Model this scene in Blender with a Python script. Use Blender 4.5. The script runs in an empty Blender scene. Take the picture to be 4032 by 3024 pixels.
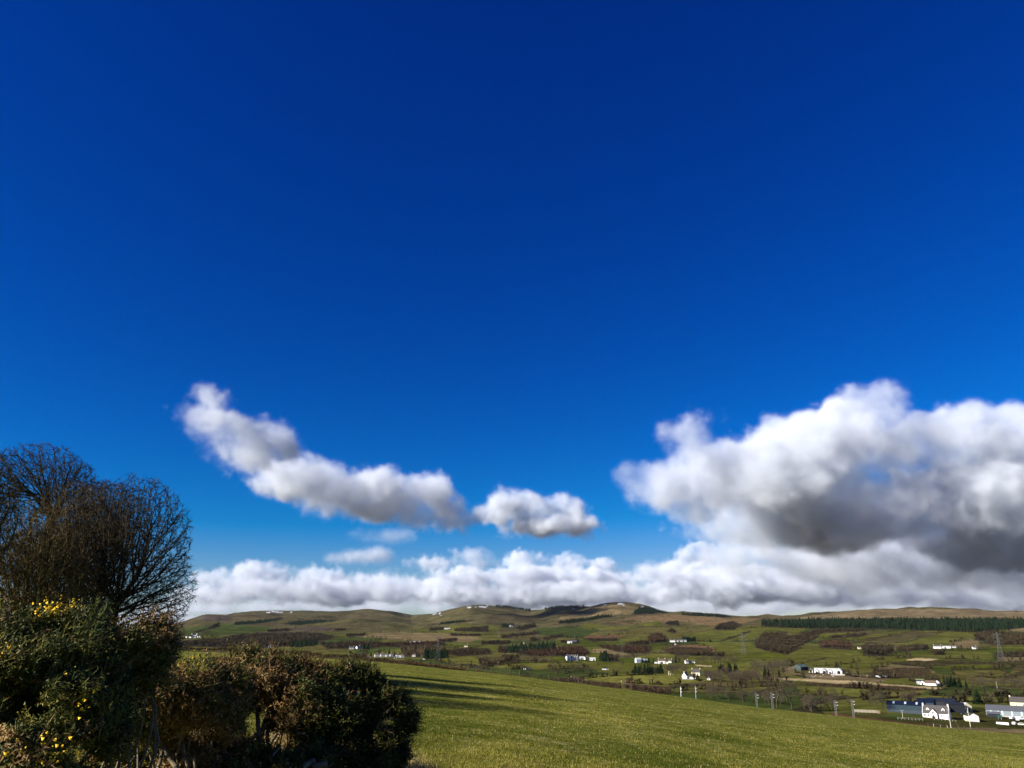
import bpy, math, random
import numpy as np
from mathutils import Vector
sc = bpy.context.scene
COL = sc.collection
# ---------------------------------------------------------------- camera
F = 3010.0; PITCH = math.radians(17.66); CP, SP = math.cos(PITCH), math.sin(PITCH)
_c = bpy.data.cameras.new('camera'); cam = bpy.data.objects.new('camera', _c); COL.objects.link(cam)
_c.sensor_width = 36; _c.lens = 36 * F / 4032; _c.clip_start = .1; _c.clip_end = 200000
cam.rotation_euler = (math.pi / 2 + PITCH, 0, 0); sc.camera = cam
# ---------------------------------------------------------------- light
EL = math.radians(25); AZ = math.radians(22)
SUN = np.array([-math.cos(AZ) * math.cos(EL), -math.sin(AZ) * math.cos(EL), math.sin(EL)])
EXPO = 1.0
w = bpy.data.worlds.new('World'); sc.world = w; w.use_nodes = True; nt = w.node_tree; nt.nodes.clear()
wo = nt.nodes.new('ShaderNodeOutputWorld'); bg = nt.nodes.new('ShaderNodeBackground'); sky = nt.nodes.new('ShaderNodeTexSky')
sky.sky_type = 'NISHITA'; sky.sun_disc = False; sky.sun_elevation = EL; sky.sun_rotation = math.atan2(SUN[0], SUN[1])
sky.altitude = 200; sky.air_density = 1.0; sky.dust_density = 0.1; sky.ozone_density = 3.0
def wm(op, a, b):
    x = nt.nodes.new('ShaderNodeMath'); x.operation = op
    for i, q in enumerate((a, b)):
        if isinstance(q, (int, float)): x.inputs[i].default_value = q
        else: nt.links.new(q, x.inputs[i])
    return x.outputs[0]
sp_ = nt.nodes.new('ShaderNodeSeparateColor'); cb_ = nt.nodes.new('ShaderNodeCombineColor')
hs_ = nt.nodes.new('ShaderNodeHueSaturation'); hs_.inputs['Saturation'].default_value = 1.35
nt.links.new(sky.outputs[0], hs_.inputs['Color']); nt.links.new(hs_.outputs[0], sp_.inputs[0])
chan = []
for i, (g, k) in enumerate(((2.2, 1.1), (1.4, 1.55), (1.1, 1.80))):     # vivid phone grading of the whole sky
    chan.append(wm('MULTIPLY', wm('POWER', wm('MULTIPLY', sp_.outputs[i], .07), g), k / .1 / 2 ** EXPO))
low = wm('MINIMUM', wm('MAXIMUM', wm('MULTIPLY', wm('SUBTRACT', wm('MULTIPLY', sp_.outputs[0], .07), .12), 3.0), 0.0), 1.0)     # paler toward the horizon
nt.links.new(wm('ADD', chan[0], wm('MULTIPLY', wm('MULTIPLY', chan[2], .55), low)), cb_.inputs[0]); nt.links.new(chan[1], cb_.inputs[1]); nt.links.new(chan[2], cb_.inputs[2])
nt.links.new(cb_.outputs[0], bg.inputs[0]); bg.inputs[1].default_value = .1; nt.links.new(bg.outputs[0], wo.inputs[0])
_l = bpy.data.lights.new('sun', 'SUN'); _l.energy = 5; _l.angle = math.radians(.5); _l.color = (1, .945, .86)
sun = bpy.data.objects.new('sun', _l); COL.objects.link(sun); sun.rotation_euler = Vector(SUN).to_track_quat('Z', 'Y').to_euler()
vs = sc.view_settings; vs.view_transform = 'Standard'; vs.look = 'None'; vs.exposure = EXPO; vs.gamma = 1; vs.use_curve_mapping = False
sc.render.engine = 'CYCLES'
cy = sc.cycles; cy.use_denoising = True; cy.volume_bounces = 4; cy.max_bounces = 8; cy.diffuse_bounces = 3; cy.transparent_max_bounces = 16
cy.volume_step_rate = 2.5; cy.volume_max_steps = 256
rng = np.random.default_rng(7); random.seed(7)
# ---------------------------------------------------------------- pixel helpers (photo is 4032 x 3024)
def ray(px, py):
    u = px - 2016.0; v = 1512.0 - py
    return np.array([u, F * CP - v * SP, F * SP + v * CP])
def at(px, py, Y):
    d = ray(px, py); return d * (Y / d[1])
def uslope(px, py):
    v = 1512.0 - np.asarray(py, float); d1 = F * CP - v * SP; d2 = F * SP + v * CP
    return (np.asarray(px, float) - 2016.0) / d1, d2 / d1
def project(X, Y, Z):
    dep = Y * CP + Z * SP
    return 2016 + F * X / dep, 1512 - F * (-Y * SP + Z * CP) / dep
ZONE = {'4': (600, 2350, .40688), '5': (1400, 2350, .40688), '6': (2200, 2350, .40688), '7': (3000, 2350, .46655)}
def zp(zone, pts):
    a, b, k = ZONE[zone]; return [(a + x * k, b + y * k) for x, y in pts]
# ---------------------------------------------------------------- noise
def _hash(ix, iy, s):
    h = (ix.astype(np.int64) * 374761393 + iy.astype(np.int64) * 668265263 + s * 974711) & 0xffffffff
    h = ((h ^ (h >> 13)) * 1274126177) & 0xffffffff
    return ((h ^ (h >> 16)) & 0xffffff) / float(0xffffff)
def vnoise(x, y, s=0):
    x = np.asarray(x, float); y = np.asarray(y, float)
    ix = np.floor(x); iy = np.floor(y); fx = x - ix; fy = y - iy; fx = fx * fx * (3 - 2 * fx); fy = fy * fy * (3 - 2 * fy)
    a = _hash(ix, iy, s); b = _hash(ix + 1, iy, s); c = _hash(ix, iy + 1, s); d = _hash(ix + 1, iy + 1, s)
    return (a + (b - a) * fx) * (1 - fy) + (c + (d - c) * fx) * fy
def fbm(x, y, s=0, o=4):
    r = 0; a = .5; t = 0
    for i in range(o):
        r = r + a * vnoise(x, y, s + i * 17); t += a; x = x * 2.03; y = y * 2.03; a *= .5
    return r / t
def sstep(a, b, x):
    t = np.clip((x - a) / (b - a), 0, 1); return t * t * (3 - 2 * t)
# ---------------------------------------------------------------- materials
def newmat(name):
    m = bpy.data.materials.new(name); m.use_nodes = True; n = m.node_tree; b = n.nodes['Principled BSDF']
    b.inputs['Specular IOR Level'].default_value = .2; b.inputs['Roughness'].default_value = .85
    return m, n, b
def mat(name, col, var=.18, scale=3.0, rough=.85, spec=.2, metal=0, bump=0, stretch=None):
    m, n, b = newmat(name)
    tc = n.nodes.new('ShaderNodeTexCoord'); nz = n.nodes.new('ShaderNodeTexNoise'); nz.inputs['Scale'].default_value = scale; nz.inputs['Detail'].default_value = 5
    src = tc.outputs['Object']
    if stretch:
        mp = n.nodes.new('ShaderNodeMapping'); mp.inputs['Scale'].default_value = stretch; n.links.new(src, mp.inputs[0]); src = mp.outputs[0]
    n.links.new(src, nz.inputs['Vector'])
    r = n.nodes.new('ShaderNodeMapRange'); r.inputs['From Min'].default_value = .3; r.inputs['From Max'].default_value = .7; r.inputs['To Min'].default_value = 1 - var; r.inputs['To Max'].default_value = 1 + var
    n.links.new(nz.outputs[0], r.inputs[0])
    x = n.nodes.new('ShaderNodeVectorMath'); x.operation = 'SCALE'; x.inputs[0].default_value = col[:3]; n.links.new(r.outputs[0], x.inputs['Scale']); n.links.new(x.outputs[0], b.inputs['Base Color'])
    b.inputs['Roughness'].default_value = rough; b.inputs['Specular IOR Level'].default_value = spec; b.inputs['Metallic'].default_value = metal
    if bump:
        bp = n.nodes.new('ShaderNodeBump'); bp.inputs['Strength'].default_value = bump; n.links.new(nz.outputs[0], bp.inputs['Height']); n.links.new(bp.outputs[0], b.inputs['Normal'])
    return m
def vcmat(name, rough=.8, spec=.15, scales=((.02, .25), (.2, .2)), transl=0.0, bump=0):
    """albedo from the mesh's colour attribute, varied by noise"""
    m, n, b = newmat(name)
    if not spec:
        n.nodes.remove(b); b = n.nodes.new('ShaderNodeBsdfDiffuse'); n.links.new(b.outputs[0], n.nodes['Material Output'].inputs[0])
    at_ = n.nodes.new('ShaderNodeAttribute'); at_.attribute_name = 'Col'; tc = n.nodes.new('ShaderNodeTexCoord'); cur = at_.outputs['Color']
    for s, v in scales:
        nz = n.nodes.new('ShaderNodeTexNoise'); nz.inputs['Scale'].default_value = s; nz.inputs['Detail'].default_value = 4; n.links.new(tc.outputs['Object'], nz.inputs['Vector'])
        r = n.nodes.new('ShaderNodeMapRange'); r.inputs['From Min'].default_value = .3; r.inputs['From Max'].default_value = .7; r.inputs['To Min'].default_value = 1 - v; r.inputs['To Max'].default_value = 1 + v
        n.links.new(nz.outputs[0], r.inputs[0]); x = n.nodes.new('ShaderNodeVectorMath'); x.operation = 'SCALE'; n.links.new(cur, x.inputs[0]); n.links.new(r.outputs[0], x.inputs['Scale']); cur = x.outputs[0]
    n.links.new(cur, b.inputs[0])
    if spec: b.inputs['Roughness'].default_value = rough; b.inputs['Specular IOR Level'].default_value = spec
    if transl:
        t = n.nodes.new('ShaderNodeBsdfTranslucent'); n.links.new(cur, t.inputs[0]); mx = n.nodes.new('ShaderNodeMixShader'); mx.inputs[0].default_value = transl
        n.links.new(b.outputs[0], mx.inputs[1]); n.links.new(t.outputs[0], mx.inputs[2]); n.links.new(mx.outputs[0], n.nodes['Material Output'].inputs[0])
    return m
# ---------------------------------------------------------------- mesh helpers
def mesh_np(name, V, T, m=None, col=None, smooth=False):
    """V (n,3) verts, T (k,3|4) faces; col per vertex (n,3)"""
    V = np.asarray(V, np.float32); T = np.asarray(T, np.int32); k = T.shape[1]
    me = bpy.data.meshes.new(name); me.vertices.add(len(V)); me.vertices.foreach_set('co', V.ravel())
    me.loops.add(T.size); me.loops.foreach_set('vertex_index', T.ravel()); me.polygons.add(len(T))
    me.polygons.foreach_set('loop_start', np.arange(0, T.size, k, dtype=np.int32)); me.polygons.foreach_set('loop_total', np.full(len(T), k, np.int32))
    if smooth: me.polygons.foreach_set('use_smooth', np.ones(len(T), bool))
    if col is not None:
        a = me.color_attributes.new('Col', 'FLOAT_COLOR', 'POINT'); c = np.ones((len(V), 4), np.float32); c[:, :3] = col; a.data.foreach_set('color', c.ravel())
    me.update(calc_edges=True)
    if m: me.materials.append(m)
    return me
def link(name, data, parent=None, loc=None, rot=None):
    o = bpy.data.objects.new(name, data); COL.objects.link(o)
    if parent: o.parent = parent
    if loc is not None: o.location = loc
    if rot is not None: o.rotation_euler = rot
    return o
def tag(o, label=None, cat=None, group=None, kind=None):
    for k, v in (('label', label), ('category', cat), ('group', group), ('kind', kind)):
        if v: o[k] = v
    return o
def thing(name, label, cat, loc=(0, 0, 0), rotz=0, group=None):
    return tag(link(name, None, None, loc, (0, 0, rotz)), label, cat, group)
def copy_tree(o, parent=None, label=None):
    c = o.copy(); COL.objects.link(c); c.parent = parent
    if label: c['label'] = label
    for ch in o.children: copy_tree(ch, c)
    return c
class MB:
    """collects quads / polygons into one mesh"""
    def __init__(s): s.v = []; s.f = []
    def poly(s, pts):
        b = len(s.v); s.v += [tuple(p) for p in pts]; s.f.append(tuple(range(b, b + len(pts)))); return s
    def box(s, x0, x1, y0, y1, z0, z1):
        b = len(s.v); s.v += [(x, y, z) for z in (z0, z1) for x, y in ((x0, y0), (x1, y0), (x1, y1), (x0, y1))]
        s.f += [tuple(b + i for i in q) for q in ((3, 2, 1, 0), (4, 5, 6, 7), (0, 1, 5, 4), (1, 2, 6, 5), (2, 3, 7, 6), (3, 0, 4, 7))]; return s
    def prism(s, prof, y0, y1):
        """profile [(x,z)] counter-clockwise seen from -y, extruded along y"""
        b = len(s.v); n = len(prof); s.v += [(x, y0, z) for x, z in prof] + [(x, y1, z) for x, z in prof]
        s.f.append(tuple(b + i for i in range(n))); s.f.append(tuple(b + n + i for i in reversed(range(n))))
        for i in range(n): j = (i + 1) % n; s.f.append((b + j, b + i, b + n + i, b + n + j))
        return s
    def tube(s, p, q, r0, r1=None, n=6):
        r1 = r0 if r1 is None else r1; p = Vector(p); q = Vector(q); d = (q - p).normalized(); a = d.orthogonal().normalized(); c = d.cross(a); b = len(s.v)
        for o, r in ((p, r0), (q, r1)):
            for i in range(n):
                t = 2 * math.pi * i / n; s.v.append(tuple(o + (a * math.cos(t) + c * math.sin(t)) * r))
        for i in range(n): j = (i + 1) % n; s.f.append((b + i, b + j, b + n + j, b + n + i))
        s.f.append(tuple(b + i for i in reversed(range(n)))); s.f.append(tuple(b + n + i for i in range(n))); return s
    def mesh(s, name, m):
        me = bpy.data.meshes.new(name); me.from_pydata(s.v, [], s.f); me.update()
        if m: me.materials.append(m)
        return me
    def build(s, name, m, parent=None, loc=None, rot=None): return link(name, s.mesh(name, m), parent, loc, rot)
def inpoly(px, py, poly):
    px = np.asarray(px); py = np.asarray(py); P = np.asarray(poly, float); r = np.zeros(px.shape, bool); x0, y0 = P[-1]
    for x1, y1 in P:
        if y0 != y1:
            c = ((y1 > py) != (y0 > py)) & (px < (x0 - x1) * (py - y1) / (y0 - y1) + x1); r ^= c
        x0, y0 = x1, y1
    return r
# ================================================================ woods and scrub seen as masses (photo polygons)
R1 = (.058, .034, .018); R2 = (.048, .036, .018); R3 = (.085, .062, .030); R4 = (.034, .027, .015); K1 = (.012, .021, .008); K2 = (.014, .024, .010); S1 = (.05, .042, .02); S2 = (.065, .042, .024)
# zone, kind, tree height m, colour, density, label, polygon
WOODS = [
 ('4', 'b', 11, R2, 1.0, 'broad dark bare wood below the far left hills', [(640, 400), (820, 360), (1000, 345), (1400, 340), (1600, 345), (1800, 380), (1620, 440), (1350, 480), (1000, 500), (700, 490)]),
 ('4', 'c', 14, K1, 1.1, 'dark conifer block at the right end of the broad bare wood', [(1330, 440), (1600, 425), (1590, 470), (1340, 495)]), ('4', 'b', 10, R2, .9, 'line of bare trees above the two white cottages', [(1600, 440), (1900, 425), (2212, 435), (2212, 500), (1680, 505)]),
 ('4', 'c', 13, K1, 1.0, 'left dark plantation strip across the far hillside', [(780, 255), (1000, 235), (1270, 200), (1270, 212), (1100, 250), (800, 278)]), ('4', 'c', 13, K2, 1.0, 'long dark plantation strip across the far hillside, right of the first', [(1215, 262), (1500, 232), (1800, 222), (1790, 235), (1400, 278)]),
 ('4', 'b', 10, R2, 1.0, 'small bare wood above the broad dark wood', [(1100, 318), (1330, 308), (1330, 335), (1120, 345)]), ('4', 'b', 10, R1, 1.0, 'small square bare wood on the far slope', [(1755, 315), (1870, 305), (1870, 325), (1770, 332)]), ('4', 'b', 10, R4, 1.0, 'trees in the fan-shaped gully on the rounded hill', [(560, 300), (600, 262), (650, 252), (650, 292), (420, 350), (390, 340)]),
 ('4', 'b', 11, R2, 1.0, 'grey bare wood below the hillside village', [(60, 440), (480, 405), (700, 400), (720, 500), (240, 485), (100, 470)]), ('4', 'b', 9, R4, .9, 'scattered trees right of the first plantation', [(1870, 355), (2060, 350), (2060, 380), (1880, 385)]),
 ('5', 'b', 10, R1, 1.0, 'reddish bare wood left of the pale birch wood', [(0, 440), (280, 440), (440, 460), (440, 490), (280, 478), (0, 488)]), ('5', 'c', 12, K1, 1.2, 'small dark conifer clump right of the two white cottages', [(70, 468), (130, 468), (135, 512), (65, 512)]),
 ('5', 'b', 13, R3, 1.2, 'tall pale birch wood behind the row of white houses', [(440, 475), (860, 460), (870, 545), (700, 592), (470, 575), (440, 530)]), ('5', 'b', 10, R1, 1.0, 'dark bare wood above the pale birch wood', [(280, 440), (700, 430), (860, 440), (860, 475), (440, 475)]),
 ('5', 'c', 15, K1, 1.6, 'dense square block of dark conifers right of the white houses', [(665, 535), (890, 530), (890, 597), (670, 602)]), ('5', 'b', 9, R2, 1.1, 'bare wood right of the square conifer block', [(880, 515), (1130, 490), (1290, 505), (1330, 560), (1000, 575), (890, 545)]),
 ('5', 'b', 10, R3, 1.0, 'thin upright row of pale bare trees in the middle pasture', [(1200, 595), (1420, 590), (1420, 665), (1200, 678)]), ('5', 'b', 10, R2, 1.1, 'clump of bare trees right of the thin upright row', [(1420, 555), (1590, 560), (1590, 640), (1420, 645)]),
 ('5', 'c', 15, K2, 1.3, 'long dark conifer wood left of the turreted house', [(1460, 482), (1940, 455), (1940, 520), (1480, 545)]), ('5', 'b', 11, R1, 1.3, 'reddish brown wood behind the turreted white house', [(1480, 525), (1940, 500), (2212, 475), (2212, 578), (1700, 578)]), ('5', 'b', 10, R2, 1.0, 'bare trees at the left end of the long conifer wood', [(1385, 475), (1465, 480), (1465, 545), (1385, 540)]),
 ('5', 'c', 12, K1, 1.0, 'small wood around the upper white farm', [(1410, 262), (1535, 260), (1530, 298), (1420, 300)]), ('5', 'b', 11, R4, 1.2, 'dark wood right of the upper white farm', [(1530, 298), (1740, 255), (1752, 295), (1600, 328)]), ('5', 'b', 10, R2, 1.1, 'curved belt of bare trees along the upper burn', [(1400, 372), (1600, 350), (1790, 332), (1780, 365), (1420, 402)]),
 ('5', 'b', 10, R2, 1.0, 'short slanting belt of trees on the green slope', [(1800, 392), (2010, 356), (2010, 388), (1830, 422)]), ('5', 'b', 9, R4, 1.0, 'dark scrub wood below the rusty moorland', [(1210, 430), (1500, 420), (1500, 462), (1220, 462)]), ('5', 'b', 9, R1, 1.0, 'row of reddish trees below the long white cottage', [(800, 405), (980, 400), (980, 435), (810, 440)]),
 ('5', 'b', 9, R2, 1.0, 'trees around the long white cottage on the slope', [(700, 300), (850, 290), (850, 325), (720, 330)]), ('5', 'b', 8, R2, .8, 'scattered trees right of the long white cottage', [(950, 310), (1280, 280), (1290, 340), (960, 335)]), ('5', 'b', 8, R2, .9, 'line of trees under the upper fields', [(920, 355), (1210, 360), (1210, 382), (920, 378)]), ('5', 'b', 9, R2, 1.0, 'trees beside the white barn below the green slope', [(1990, 420), (2160, 425), (2160, 455), (1990, 450)]), ('5', 'b', 10, R2, 1.0, 'round clump of bare trees on the middle slope', [(1690, 395), (1780, 390), (1790, 435), (1690, 435)]),
 ('5', 'c', 15, K1, .9, 'dark conifers on the skyline right of the snowy hill', [(1355, 84), (1490, 88), (1700, 128), (1690, 142), (1490, 108), (1360, 102)]), ('5', 'c', 14, K1, .9, 'dark conifers along the shaded skyline ridge', [(1830, 108), (2000, 88), (2212, 90), (2212, 104), (2000, 104), (1830, 124)]), ('5', 'c', 14, K1, 1.0, 'long low conifer belt under the sunlit hill', [(1950, 245), (2212, 212), (2212, 240), (1980, 258)]), ('5', 'c', 12, K1, .8, 'thin conifer belt partly standing in for cloud shadow on the slope', [(700, 268), (950, 240), (1150, 224), (1150, 236), (900, 262), (700, 280)]),  # last belt: dark trees partly stand in for a strip of cloud shadow
 ('6', 'c', 14, K1, 1.0, 'dark conifer belt below the highest hill', [(0, 238), (270, 210), (380, 182), (560, 178), (560, 192), (400, 214), (100, 262), (0, 262)]), ('6', 'c', 13, K2, 1.1, 'conifer plantation on the right shoulder of the highest hill', [(780, 106), (860, 102), (1100, 158), (780, 170), (700, 172)]), ('6', 'c', 13, K1, .9, 'thin row of conifers along the skyline right of the highest hill', [(1100, 158), (1290, 163), (1560, 178), (1790, 194), (1780, 202), (1560, 198), (1200, 178)]),
 ('6', 'b', 10, R4, 1.2, 'upper small dark wood on the tawny slope', [(1015, 268), (1060, 238), (1150, 230), (1172, 282)]), ('6', 'b', 10, R4, 1.2, 'lower round dark wood on the green slope', [(1035, 338), (1090, 305), (1142, 328), (1132, 354)]), ('6', 'b', 12, R1, 1.3, 'tall russet wood left of the upper white farmstead', [(860, 385), (940, 350), (1000, 352), (1065, 420), (1060, 440), (900, 452)]), ('6', 'b', 12, R4, 1.2, 'dark wood at the left end of the great plantation', [(1480, 322), (1560, 258), (1690, 236), (1785, 275), (1680, 325)]),
 ('6', 'b', 9, R2, 1.3, 'bare wood filling the upper gully', [(1900, 440), (1970, 350), (2212, 335), (2212, 535), (2060, 530), (1900, 500)]), ('6', 'b', 9, R2, 1.1, 'flat bare wood right of the middle pylon', [(640, 440), (870, 415), (885, 462), (660, 474)]), ('6', 'b', 9, R1, 1.0, 'bare wood above the chimneyed house', [(370, 462), (900, 475), (880, 545), (700, 552), (420, 502)]), ('6', 'b', 11, R1, 1.3, 'red-brown wood right of the turreted house', [(0, 475), (180, 475), (330, 545), (240, 578), (0, 578)]),
 ('6', 'c', 13, K1, 1.6, 'dark conifers right of the long white steading', [(390, 562), (425, 540), (455, 545), (480, 585), (480, 628), (390, 628)]), ('6', 'b', 11, R4, 1.2, 'bare trees beside the dark conifers of the steading', [(450, 565), (570, 560), (575, 628), (460, 628)]), ('6', 'b', 7, R2, .8, 'thin trees along the gully edge below the farmstead', [(240, 402), (600, 402), (560, 430), (300, 430)]),
 ('6', 'b', 9, R2, 1.1, 'wood on the bank above the rusty bracken', [(1060, 540), (1330, 540), (1600, 540), (1610, 580), (1430, 575), (1100, 560)]), ('6', 'c', 9, K1, 1.2, 'conifers right of the upper white farmstead', [(1195, 395), (1320, 395), (1330, 432), (1200, 435)]), ('6', 'b', 9, R4, 1.0, 'bare trees left of the upper farm', [(850, 390), (900, 380), (1050, 440), (900, 450)]),
 ('7', 'c', 15, K2, 1.15, 'great dark conifer plantation stretching across the right', [(0, 198), (420, 184), (900, 182), (2212, 182), (2400, 182), (2400, 250), (1800, 300), (1300, 282), (1000, 272), (440, 272), (0, 250)]), ('7', 'b', 9, R2, 1.3, 'bare wood winding below the great plantation', [(0, 310), (250, 330), (440, 272), (700, 265), (950, 265), (820, 300), (500, 310), (460, 350), (300, 430), (220, 490), (0, 450)]),
 ('7', 'b', 11, R1, 1.4, 'dark beech wood above the new white house', [(480, 372), (650, 358), (760, 388), (762, 450), (500, 432)]), ('7', 'b', 11, R4, 1.5, 'dark square wood right of the beech wood', [(840, 410), (1100, 402), (1125, 470), (1000, 502), (860, 502)]), ('7', 'b', 10, R2, 1.2, 'ragged wood joining the dark square wood', [(1130, 420), (1400, 398), (1405, 442), (1150, 472)]), ('7', 'b', 9, R2, 1.0, 'small tree clump below the far right farm', [(1440, 445), (1545, 440), (1545, 492), (1450, 492)]),
 ('7', 'b', 11, R2, 1.4, 'dark wood at the right edge on the upper slope', [(1800, 300), (1980, 288), (2050, 300), (2400, 310), (2400, 412), (1900, 402), (1790, 350)]), ('7', 'b', 8, R2, .9, 'hedge trees under the ploughed field', [(560, 330), (880, 300), (880, 330), (600, 352)]), ('7', 'b', 8, R4, .9, 'trees on the right edge below the dark wood', [(1940, 470), (2400, 450), (2400, 505), (2000, 512)]),
 ('7', 's', 2.6, S1, 1.4, 'dark gorse band along the sandy bank', [(1060, 552), (1300, 536), (1640, 545), (2400, 545), (2400, 578), (1630, 572), (1390, 594), (1110, 572)]), ('7', 's', 3.5, S1, 1.4, 'dark scrub behind the small white cottages', [(1240, 672), (1480, 660), (1495, 712), (1250, 718)]), ('7', 's', 2.6, S1, 1.2, 'dark scrub line on the right-hand pasture', [(2000, 692), (2180, 618), (2300, 640), (2060, 704)]),
 ('7', 's', 2.4, S2, 1.2, 'dark overgrown hedge below the sandy track', [(370, 722), (700, 735), (1150, 755), (1380, 772), (1380, 792), (1000, 788), (380, 748)]), ('7', 's', 1.8, S2, .8, 'rough bushes on the tawny slope right of the new house', [(900, 640), (1120, 600), (1400, 600), (1450, 650), (1150, 690), (950, 690)]), ('7', 's', 1.6, S2, .8, 'patchy hedge across the upper right fields', [(860, 352), (1160, 312), (1230, 296), (1240, 302), (900, 366)]), ('7', 's', 1.6, S1, .8, 'low hedge bushes crossing the pasture above the new house', [(370, 540), (530, 512), (540, 524), (380, 548)]),
 ('6', 's', 2.5, S2, 1.3, 'brown lineside scrub left of the railway gantry', [(220, 812), (420, 820), (600, 832), (600, 888), (400, 868), (200, 830)]), ('6', 's', 3.2, S2, 1.4, 'brown lineside scrub right of the railway gantry', [(620, 832), (1060, 872), (1070, 935), (900, 935), (740, 915), (640, 880)]), ('6', 's', 3.0, S1, 1.3, 'hedge scrub below the white gabled house', [(1070, 862), (1260, 835), (1400, 832), (1400, 868), (1100, 885)]),
 ('6', 's', 2.6, S2, 1.0, 'low bracken bushes on the rusty bank', [(1000, 515), (1150, 480), (1480, 500), (1480, 545), (1100, 545)]), ('5', 's', 2.4, S1, .9, 'hedge bushes behind the fence in the dip', [(980, 650), (1180, 660), (1300, 690), (1290, 715), (1000, 668)]), ('5', 's', 2.6, S2, 1.2, 'brown scrub behind the fence left of the railway', [(1850, 790), (2212, 775), (2212, 835), (1950, 825)]), ('4', 's', 3.0, S2, .9, 'brown scrub in the dip left of the white house row', [(1780, 570), (2070, 540), (2090, 585), (1800, 590)]),
]
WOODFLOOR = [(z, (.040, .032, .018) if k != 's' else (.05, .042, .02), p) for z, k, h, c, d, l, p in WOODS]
# ================================================================ terrain
# near field edge: pixel row of the field's far edge, and how far away it is
_ex = np.array([-2600, 640, 680, 752, 819, 886, 955, 1142, 1311, 1428, 1536, 1647, 1769, 1842, 1932, 2005, 2082, 2164, 2238, 2295, 2480, 2700, 3000, 3233, 3466, 3653, 3800, 4032, 6600.])
_ey = np.array([2540, 2556, 2559, 2565, 2568, 2570, 2572, 2584, 2595, 2601, 2611, 2621, 2635, 2642, 2650, 2657, 2667, 2679, 2688, 2694, 2717, 2746, 2787, 2811, 2838, 2859, 2874, 2893, 3090.])
_eu, _es = uslope(_ex, _ey)
_uE = [-1.5, -.7, -.42, -.30, -.13, 0, .1, .2, .3, .42, .53, .7, 1.5]; _vE = [260, 240, 230, 207, 186, 188, 195, 208, 226, 248, 268, 290, 330]
def edgeY(u): return np.interp(u, _uE, _vE)
def edgeS(u): return np.interp(u, _eu, _es)
def zfield(X, Y):
    X = np.asarray(X, float); Y = np.asarray(Y, float); Ys = np.maximum(Y, 3.0); u = np.clip(X / Ys, -1.5, 1.5)
    E = edgeY(u); p = (edgeS(u) * E + 2.3) / E + 4e-5 * E
    zz = -2.3 + p * Ys - 4e-5 * Ys * Ys
    pl = -2.3 - .036 * Y - .095 * X
    wgt = sstep(5, 26, Y)
    return pl * (1 - wgt) + zz * wgt + .10 * (fbm(X * .12, Y * .12, 3, 3) - .5) * sstep(8, 40, Y)
# ridge line on the sky
_rx = np.array([-2600, -1200, 0, 400, 560, 620, 690, 740, 785, 810, 840, 870, 900, 950, 1000, 1080, 1140, 1200, 1300, 1380, 1420, 1460, 1500, 1550, 1590, 1620, 1660, 1700, 1740, 1780, 1820, 1860, 1900, 1950, 2000, 2050, 2090, 2130, 2170, 2220, 2280, 2330, 2370, 2400, 2440, 2480, 2520, 2560, 2600, 2650, 2700, 2750, 2800, 2860, 2920, 3000, 3080, 3150, 3250, 3350, 3450, 3550, 3650, 3750, 3830, 3900, 4032, 5000, 6600.])
_ry = np.array([2470, 2480, 2490, 2490, 2486, 2478, 2458, 2443, 2427, 2421, 2421, 2423, 2418, 2412, 2408, 2405, 2406, 2407, 2407, 2403, 2399, 2398, 2401, 2406, 2416, 2422, 2421, 2417, 2408, 2398, 2389, 2385, 2384, 2387, 2392, 2402, 2407, 2404, 2396, 2389, 2389, 2387, 2379, 2376, 2375, 2380, 2388, 2396, 2405, 2416, 2419, 2419, 2422, 2426, 2431, 2434, 2433, 2428, 2417, 2409, 2403, 2402, 2402, 2402, 2404, 2411, 2413, 2400, 2420.])
_ru, _rs = uslope(_rx, _ry)
_dx = np.array([-2600, 600, 860, 920, 1400, 1520, 1620, 1850, 2100, 2440, 2700, 3000, 3400, 4032, 6600.]); _dv = np.array([7000, 6800, 7000, 8300, 8300, 7500, 7800, 6800, 6700, 6000, 5500, 5000, 5400, 5500, 5500.])
_du, _ = uslope(_dx, 2420 + 0 * _dx)
def ctl(u, tab): return np.interp(u, [t[0] for t in tab], [t[1] for t in tab])
Y_SH = [(-1.5, 430), (-.7, 420), (-.42, 380), (-.30, 325), (-.17, 222), (0, 196), (.1, 203), (.2, 217), (.3, 236), (.42, 258), (.53, 278), (.7, 302), (1.5, 345)]
D_SH = [(-1.5, -8), (-.7, -8.0), (-.42, -8.2), (-.30, -8.6), (-.17, -8.1)]     # shoulder height left of centre
Y_RL = [(-1.5, 820), (-.42, 760), (-.2, 640), (0, 540), (.08, 500), (.14, 430), (.21, 390), (.3, 350), (.42, 335), (.53, 325), (.7, 330), (1.5, 380)]
Z_RL = [(-1.5, -50), (-.2, -46), (0, -39), (.08, -36.5), (.14, -34.6), (.21, -35.5), (.3, -35), (.42, -36.8), (.53, -40), (.7, -45), (1.5, -60)]
Z_MID = [(-1.5, -25), (-.42, -27), (-.16, -30), (0, -27), (.12, -19), (.22, -8), (.31, 18), (.47, 27), (.65, 27), (1.5, 20)]
Z_15 = [(-1.5, -57), (.1, -57), (.3, -54), (.5, -50), (1.5, -48)]
Z_20 = [(-1.5, -52), (.1, -51), (.3, -46), (.5, -38), (1.5, -36)]
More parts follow.
